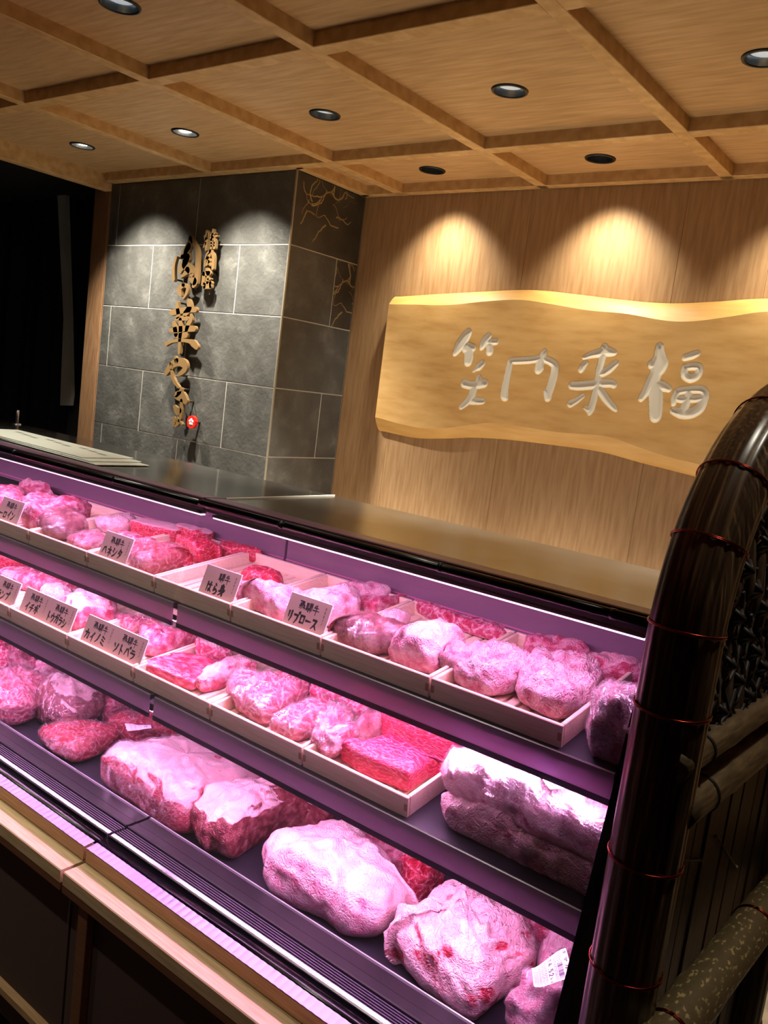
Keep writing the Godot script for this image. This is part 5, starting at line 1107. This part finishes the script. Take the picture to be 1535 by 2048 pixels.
func build_meats() -> void:
	meat_materials()
	n_low = noise(FastNoiseLite.TYPE_SIMPLEX_SMOOTH, 9.0, 201, 3)
	n_fat = noise(FastNoiseLite.TYPE_SIMPLEX_SMOOTH, 16.0, 202, 4)
	n_mid = noise(FastNoiseLite.TYPE_SIMPLEX_SMOOTH, 26.0, 204, 2)
	n_ridge = noise(FastNoiseLite.TYPE_SIMPLEX_SMOOTH, 34.0, 203, 3, FastNoiseLite.FRACTAL_RIDGED)
	for i in MEATS.size():
		var d: Array = MEATS[i]
		var tier: String = d[1]
		var t := thing("meat_cut", d[9], "meat", Vector3(d[2], H + d[3], d[4]), 0.0, {"T": "meat on the top shelf", "M": "meat on the middle shelf", "D": "meat on the lower deck"}[tier])
		if tier != "D": t.rotation.x = TILT
		var k: Array = KINDS[d[7]]
		var m: Material = M[k[0]]
		if d[7] == "red" and d[8] > 0: m = M.m_redfilm
		var mesh := meat_mesh(d[10], d[5], d[6], k, i, 0.0)
		same("flesh", mesh, m, t, Transform3D())
		if d[8] >= 2:
			same("plastic_film", meat_mesh(d[10], d[5], d[6], k, i, 0.0035 if d[8] == 2 else 0.0015), M.film, t, Transform3D())
		for sk in STICKERS:
			if sk[0] == d[0]: sticker(t, mesh, sk)
		if d[8] == 2 and not d[0] in ["E1", "M19", "N14"]: film_tail(t, d, i)

func meat_mesh(poly: Array, h: float, p: float, k: Array, seed_: int, puff: float) -> ArrayMesh:
	var small := poly.size() < 1
	var nu := 84
	var nv := 26
	var o := outline(poly, nu)
	var cen := Vector2.ZERO
	for q in o: cen += q
	cen /= nu
	var size := 0.0
	for q in o: size = maxf(size, (q - cen).length())
	var v := PackedVector3Array(); var uv2 := PackedVector2Array()
	var yb := pow(sin(deg_to_rad(38.0)), 2.0 / p)
	var off := Vector3(seed_ * 1.7, seed_ * 0.9, seed_ * 2.3)
	for j in nv + 1:
		var f := deg_to_rad(lerpf(-38.0, 90.0, pow(float(j) / nv, 0.92)))
		var s := pow(absf(cos(f)), 2.0 / p)
		var yy := signf(sin(f)) * pow(absf(sin(f)), 2.0 / p)
		for i in nu:
			var e := o[i] - cen
			var q := cen + e * s
			var y := h * (yy + yb) / (1.0 + yb)
			var lw := n_low.get_noise_3d(q.x + off.x, y + off.y, q.y + off.z)
			var rd := n_ridge.get_noise_3d(q.x + off.x, y * 0.6 + off.y, q.y + off.z)
			var up := clampf(yy, 0.0, 1.0)
			var out := Vector3(e.x, 0, e.y).normalized() * s
			var grow := puff * (1.0 + 0.9 * n_ridge.get_noise_3d(q.x * 1.4 - off.x, y, q.y * 1.4))
			var amp: float = k[2] * h * 3.0 * lw + k[2] * h * 1.5 * n_mid.get_noise_3d(q.x - off.x, y * 1.3 + off.y, q.y - off.z) + k[3] * h * rd + (grow if puff > 0.0 else 0.0)
			var w := Vector3(q.x, y, q.y) + out * amp * (0.6 if yy > 0 else 0.3) + Vector3.UP * amp * up
			if j == 0: w.y = 0.0
			w.y = maxf(w.y, 0.0)
			v.append(w)
	var ind := PackedInt32Array()
	for j in nv:
		for i in nu:
			var a := j * nu + i; var b := j * nu + (i + 1) % nu
			var c := a + nu; var d := b + nu
			ind.append_array([a, b, d, a, d, c])
	# which way round the outline runs
	var area := 0.0
	for i in nu: area += (o[i] - cen).cross(o[(i + 1) % nu] - cen)
	if area < 0.0:
		for t in range(0, ind.size(), 3):
			var x := ind[t + 1]; ind[t + 1] = ind[t + 2]; ind[t + 2] = x
	var n := PackedVector3Array(); n.resize(v.size())
	for t in range(0, ind.size(), 3):
		var g := (v[ind[t + 2]] - v[ind[t]]).cross(v[ind[t + 1]] - v[ind[t]])
		for q in 3: n[ind[t + q]] += g
	var kf: Array = k[1]
	for q in v.size():
		n[q] = n[q].normalized() if n[q].length() > 0.0 else Vector3.UP
		var fat: float = kf[0] + kf[1] * smoothstep(0.05, 0.9, n[q].y) + kf[2] * n_fat.get_noise_3d(v[q].x + off.x, v[q].y * 1.6 + off.y, v[q].z + off.z) + kf[3] * maxf(n[q].z, 0.0)
		uv2.append(Vector2(clampf(fat, 0.004, 0.996), fposmod((v[q].x + v[q].z * 0.7 + v[q].y) * 3.1, 1.0) * 0.98 + 0.01))
	var arr := []; arr.resize(Mesh.ARRAY_MAX)
	arr[Mesh.ARRAY_VERTEX] = v; arr[Mesh.ARRAY_NORMAL] = n; arr[Mesh.ARRAY_TEX_UV2] = uv2; arr[Mesh.ARRAY_TEX_UV] = uv2; arr[Mesh.ARRAY_INDEX] = ind
	var mesh := ArrayMesh.new(); mesh.add_surface_from_arrays(Mesh.PRIMITIVE_TRIANGLES, arr)
	return mesh

# a loose gathered end of the bag
func film_tail(t: Node3D, d: Array, seed_: int) -> void:
	var r := RandomNumberGenerator.new(); r.seed = 900 + seed_
	var o := outline(d[10], 40)
	var a := r.randi_range(0, 39)
	# choose a corner that points to the side or up the shelf
	var best := -1e9
	for i in 40:
		var s: float = o[i].x * (1.0 if seed_ % 2 == 0 else -1.0) - o[i].y * 0.6
		if s > best: best = s; a = i
	var base := Vector3(o[a].x * 0.86, d[5] * 0.45, o[a].y * 0.86)
	var dir := Vector3(o[a].x, 0, o[a].y).normalized()
	var side := dir.cross(Vector3.UP)
	var st := sst(true)
	var l: float = 0.035 + 0.3 * d[5]
	var rows := []
	for i in 9:
		var f := i / 8.0
		var row := []
		for j in 13:
			var g := j / 12.0 - 0.5
			var w := lerpf(0.030, 0.052, f) * (1.0 - 0.25 * sin(f * PI))
			row.append(base + dir * l * f + side * g * w * 2.0 + Vector3.UP * (0.012 * sin(g * 17.0 + seed_) * (0.35 + f) + 0.6 * d[5] * f * (1.0 - f) + 0.010 * r.randf() * f))
		rows.append(row)
	for i in 8:
		for j in 12:
			quad(st, rows[i][j], rows[i][j + 1], rows[i + 1][j + 1], rows[i + 1][j], Vector3.UP)
	obj("loose_film", st, M.film_loose, t)

# a printed sticker lying on the film, following the surface below it
func sticker(t: Node3D, mesh: ArrayMesh, sk: Array) -> void:
	var im := Image.create(160, 248, false, Image.FORMAT_RGB8)
	im.fill(Color(0.93, 0.93, 0.95))
	var ink := Color(0.10, 0.09, 0.13)
	var r := RandomNumberGenerator.new(); r.seed = 31
	if sk[2] == "weight":
		glyph(im, "gyu", Vector2(10, 8), Vector2(26, 30), 1.8, ink); glyph(im, "ma", Vector2(46, 8), Vector2(26, 30), 1.8, ink); glyph(im, "ru", Vector2(82, 8), Vector2(26, 30), 1.8, ink)
		var x := 66
		while x < 150:
			var w := r.randi_range(1, 4)
			im.fill_rect(Rect2i(x, 48, w, 34), ink); x += w + r.randi_range(1, 3)
		im.fill_rect(Rect2i(8, 104, 144, 1), ink)
		var k := 0
		for g in ["d1", "d4", "dot", "d5", "d2", "k", "g"]:
			glyph(im, g, Vector2(14 + k, 112 if k < 92 else 120), Vector2(17, 28) if k < 92 else Vector2(14, 19), 2.0 if k < 92 else 1.3, ink); k += 12 if g == "dot" else 23
	elif sk[2] == "number":
		glyph(im, "d2", Vector2(30, 40), Vector2(22, 30), 2.2, ink); glyph(im, "d7", Vector2(86, 40), Vector2(22, 30), 2.2, ink); glyph(im, "d2", Vector2(112, 40), Vector2(22, 30), 2.2, ink)
	for y in ([52, 60, 68, 76, 88, 96, 152, 160, 170, 178, 190, 198, 210, 220, 230] if sk[2] == "weight" else [100, 112, 124, 150, 162, 190, 202]):
		var x := 10
		while x < (58 if y < 86 and sk[2] == "weight" else 148):
			var w := r.randi_range(3, 9)
			im.fill_rect(Rect2i(x, y, w, 4), Color(0.38, 0.36, 0.42)); x += w + r.randi_range(2, 6)
	var m := mat(Color.WHITE, 0.35); m.albedo_texture = ImageTexture.create_from_image(im)
	var v: PackedVector3Array = mesh.surface_get_arrays(0)[Mesh.ARRAY_VERTEX]
	var inv := t.transform.affine_inverse()
	var c := []
	for p in sk[1]: c.append(inv * ((p as Vector3) + Vector3(0, H, 0)))
	var n := 8
	var g := []
	for i in n + 1:
		var row := []
		for j in n + 1:
			var a: Vector3 = (c[3] as Vector3).lerp(c[2], float(j) / n); var b: Vector3 = (c[0] as Vector3).lerp(c[1], float(j) / n)
			var p := a.lerp(b, float(i) / n)
			var top := -1.0
			for q in v:
				if absf(q.x - p.x) < 0.014 and absf(q.z - p.z) < 0.014: top = maxf(top, q.y)
			if top > 0.0 and sk[2] != "weight": p.y = top + 0.0045
			row.append(p)
		g.append(row)
	for pass_ in 4:
		for i in n + 1:
			for j in n + 1:
				var s := 0.0; var k := 0
				for e in [[-1, 0], [1, 0], [0, -1], [0, 1], [0, 0]]:
					var a: int = i + e[0]; var b: int = j + e[1]
					if a >= 0 and b >= 0 and a <= n and b <= n: s += g[a][b].y; k += 1
				g[i][j].y = s / k
	var st := SurfaceTool.new(); st.begin(Mesh.PRIMITIVE_TRIANGLES); st.set_smooth_group(0)
	for i in n:
		for j in n:
			for e in [[i, j], [i, j + 1], [i + 1, j + 1], [i, j], [i + 1, j + 1], [i + 1, j]]:
				st.set_uv(Vector2(float(e[1]) / n, float(e[0]) / n)); st.add_vertex(g[e[0]][e[1]])
	obj("printed_label", st, m, t)

# ------------------------------------------------------------------ the bamboo sleeve fence at the end of the cases
func build_screen() -> void:
	var S := FastNoiseLite.TYPE_SIMPLEX_SMOOTH
	M.bamboo = tex(ntex(noise(S, 0.03, 301, 4), [[0.0, rgb(34, 24, 18)], [0.42, rgb(62, 46, 34)], [0.62, rgb(88, 68, 48)], [0.85, rgb(132, 106, 74)], [1.0, rgb(176, 150, 106)]]), 0.28, Vector3(9, 0.35, 9))
	M.bamboo_bar = tex(ntex(noise(S, 0.03, 302, 4), [[0.0, rgb(60, 48, 34)], [0.5, rgb(92, 76, 54)], [0.8, rgb(112, 94, 66)], [1.0, rgb(140, 120, 84)]]), 0.5, Vector3(5, 9, 1))
	M.mottled = tex(ntex(noise(FastNoiseLite.TYPE_SIMPLEX, 0.03, 303, 3), [[0.0, rgb(104, 90, 62)], [0.72, rgb(112, 98, 70)], [0.76, rgb(178, 160, 108)], [1.0, rgb(196, 180, 128)]]), 0.5, Vector3(5, 7, 2.5))
	M.twig = tex(ntex(noise(S, 0.03, 304, 4), [[0.0, rgb(48, 36, 28)], [0.5, rgb(84, 66, 50)], [1.0, rgb(124, 102, 78)]], 256), 0.4, Vector3(20, 2, 20))
	M.vine = mat(rgb(38, 32, 28), 0.55)
	M.strip = tex(ntex(noise(S, 0.03, 305, 4), [[0.0, rgb(30, 20, 16)], [0.55, rgb(50, 36, 28)], [0.85, rgb(74, 56, 42)], [1.0, rgb(104, 84, 62)]]), 0.5, Vector3(12, 0.6, 12))
	M.copper = mat(rgb(150, 52, 36), 0.25, 1.0)
	M.thread = mat(rgb(150, 134, 104), 0.8)
	var t := thing("bamboo_screen", "dark arched bamboo sleeve fence standing at the right end of the meat cases", "screen", Vector3(-0.284, 0, -1.0), deg_to_rad(-3.0))
	var far := -0.65
	var path := []
	for i in 27: path.append(Vector3(0, 1.33 * i / 26.0, 0))
	var cz := far / 2.0
	for i in range(1, 48):
		var a := PI * i / 48.0
		path.append(Vector3(0, 1.33 + 0.305 * sin(a), cz - cz * cos(a)))
	for i in 27: path.append(Vector3(0, 1.33 * (1.0 - i / 26.0), far))
	var st := sst(true)
	tube(st, path, 0.0435, 72, 16, 0.035)
	var roll := obj("roll", st, M.bamboo, t)
	for k in []:
		var nd := sst(true)
		lathe(nd, Vector3(0, k[0], 0), [[0.0435, -0.012], [0.0455, -0.004], [0.0462, 0.0], [0.0452, 0.006], [0.0435, 0.014]], 48)
		obj("node_ridge", nd, M.bamboo, roll)
	# copper wire round the roll: [distance along the path]
	for y in [1.252, 1.06, 0.915, 0.79, 0.55, 0.3]:
		wire_ring(t, Vector3(0, y, 0), Vector3.UP, 0.0448)
	for a in [0.07, 0.40, 0.68, 1.05, 1.5, 2.0, 2.6]:
		wire_ring(t, Vector3(0, 1.33 + 0.305 * sin(a), cz - cz * cos(a)), Vector3(0, cos(a) * 0.305, cz * sin(a)).normalized(), 0.0448)
	for y in [0.5, 0.8, 1.1]: wire_ring(t, Vector3(0, y, far), Vector3.UP, 0.0448)
	# strips of bark below
	var r := RandomNumberGenerator.new(); r.seed = 77
	var z := -0.035
	while z > far + 0.03:
		var w := r.randf_range(0.030, 0.055)
		var s := sst()
		box(s, Vector3(r.randf_range(-0.002, 0.004), 0.60, z - w / 2), Vector3(0.006, 1.10, w - 0.0015), 0.002)
		obj("bark_strip", s, M.strip, t)
		z -= w
	for e in [[0.022, 1.195, 0.020, "bamboo_bar", 0.03, far - 0.03], [0.024, 1.128, 0.024, "bamboo_bar", -0.005, far - 0.03], [0.058, 0.842, 0.030, "mottled", 0.075, far - 0.06], [-0.022, 1.16, 0.018, "bamboo_bar", -0.04, far + 0.04]]:
		var b := sst(true)
		var pts := []; var rad := []
		for i in 25:
			var f := i / 24.0
			pts.append(Vector3(e[0], e[1], lerpf(e[4], e[5], f)))
			rad.append(e[2] * (1.0 + (0.06 if i % 9 == 6 else 0.0)))
		tube(b, pts, rad, 20)
		var bar := obj("crossbar", b, M[e[3]], t)
		for f in [0.12, 0.55, 0.9]: wire_ring(bar, Vector3(e[0], e[1], lerpf(e[4], e[5], f)), Vector3.BACK, e[2] + 0.0012, M.vine if e[3] != "mottled" else M.copper)
	for e in [[-0.08, 1.03, -0.20, 0.985], [-0.26, 1.0, -0.40, 0.90], [-0.10, 0.74, -0.22, 0.70], [-0.30, 0.56, -0.42, 0.52], [-0.18, 0.62, -0.25, 0.46]]:
		var b := sst(true)
		tube(b, [Vector3(0.0085, e[1], e[0]), Vector3(0.0095, (e[1] + e[3]) / 2, (e[0] + e[2]) / 2), Vector3(0.0085, e[3], e[2])], 0.0012, 6)
		obj("stitch", b, M.thread, t)
		for q in [[e[0], e[1]], [e[2], e[3]]]:
			var kn := sst(true); lathe(kn, Vector3(0.008, q[1], q[0]), [[0.0, 0.003], [0.003, 0.002], [0.004, 0.0], [0.003, -0.002], [0.0, -0.003]], 10)
			obj("knot", kn, M.thread, t)
	# upper lattice: upright twigs in a lozenge net of vine
	var arch := func(zz: float) -> float: return 1.33 + 0.305 * sqrt(maxf(0.0, 1.0 - pow((zz - cz) / -cz, 2.0))) - 0.03
	var n := 11
	for i in n:
		var zz := lerpf(-0.062, far + 0.062, i / (n - 1.0))
		for side in [-1.0, 1.0]:
			var b := sst(true)
			var pts := []; var rad := []
			var top: float = arch.call(zz)
			for k in 22:
				var f := k / 21.0
				pts.append(Vector3(side * 0.009 + 0.004 * sin(k * 0.9 + i), lerpf(1.10, top, f), zz + side * 0.012 + 0.006 * sin(k * 0.6 + i * 2.1)))
				rad.append(0.0088 * (1.0 + 0.35 * pow(maxf(0.0, sin(k * 0.95 + i)), 8.0)))
			tube(b, pts, rad, 10)
			obj("twig", b, M.twig, t)
	for i in range(0, n - 1):
		for row in 7:
			var y := 1.20 + 0.062 * row + (0.031 if i % 2 == 1 else 0.0)
			var z0 := lerpf(-0.062, far + 0.062, i / (n - 1.0)); var z1 := lerpf(-0.062, far + 0.062, (i + 1) / (n - 1.0))
			if y + 0.045 > arch.call(z0) or y + 0.045 > arch.call(z1): continue
			for dir in [-1.0, 1.0]:
				var b := sst(true)
				var pts := []
				for k in 9:
					var f := k / 8.0
					pts.append(Vector3(0.019 + 0.005 * sin(f * PI + row), y + dir * 0.031 * (f - 0.5) * 2.0 * (1.0 if i % 2 == 0 else -1.0) + 0.004 * sin(f * 7.0 + i * 1.7), lerpf(z0 + 0.006, z1 - 0.006, f)))
				tube(b, pts, 0.0034, 6)
				obj("vine", b, M.vine, t)
			var kn := sst(true)
			tube(kn, [Vector3(0.018, y - 0.010, z0 + 0.010), Vector3(0.027, y, z0), Vector3(0.019, y + 0.011, z0 - 0.011)], [0.004, 0.0055, 0.0035], 6)
			tube(kn, [Vector3(0.018, y + 0.010, z0 + 0.009), Vector3(0.028, y + 0.001, z0 + 0.001), Vector3(0.018, y - 0.011, z0 - 0.010)], [0.0035, 0.005, 0.004], 6)
			obj("vine_knot", kn, M.vine, t)

func wire_ring(t: Node, c: Vector3, axis: Vector3, r: float, m: Material = null) -> void:
	var st := sst(true)
	var u := axis.cross(Vector3.RIGHT if absf(axis.x) < 0.8 else Vector3.UP).normalized()
	var w := axis.cross(u)
	for k in 2:
		var pts := []
		for i in 41:
			var a := TAU * i / 40.0
			pts.append(c + (u * cos(a) + w * sin(a)) * r + axis * (0.0022 * (k - 0.5) + 0.001 * sin(a + k)))
		tube(st, pts, 0.0010, 6)
	obj("wire", st, m if m else M.copper, t)
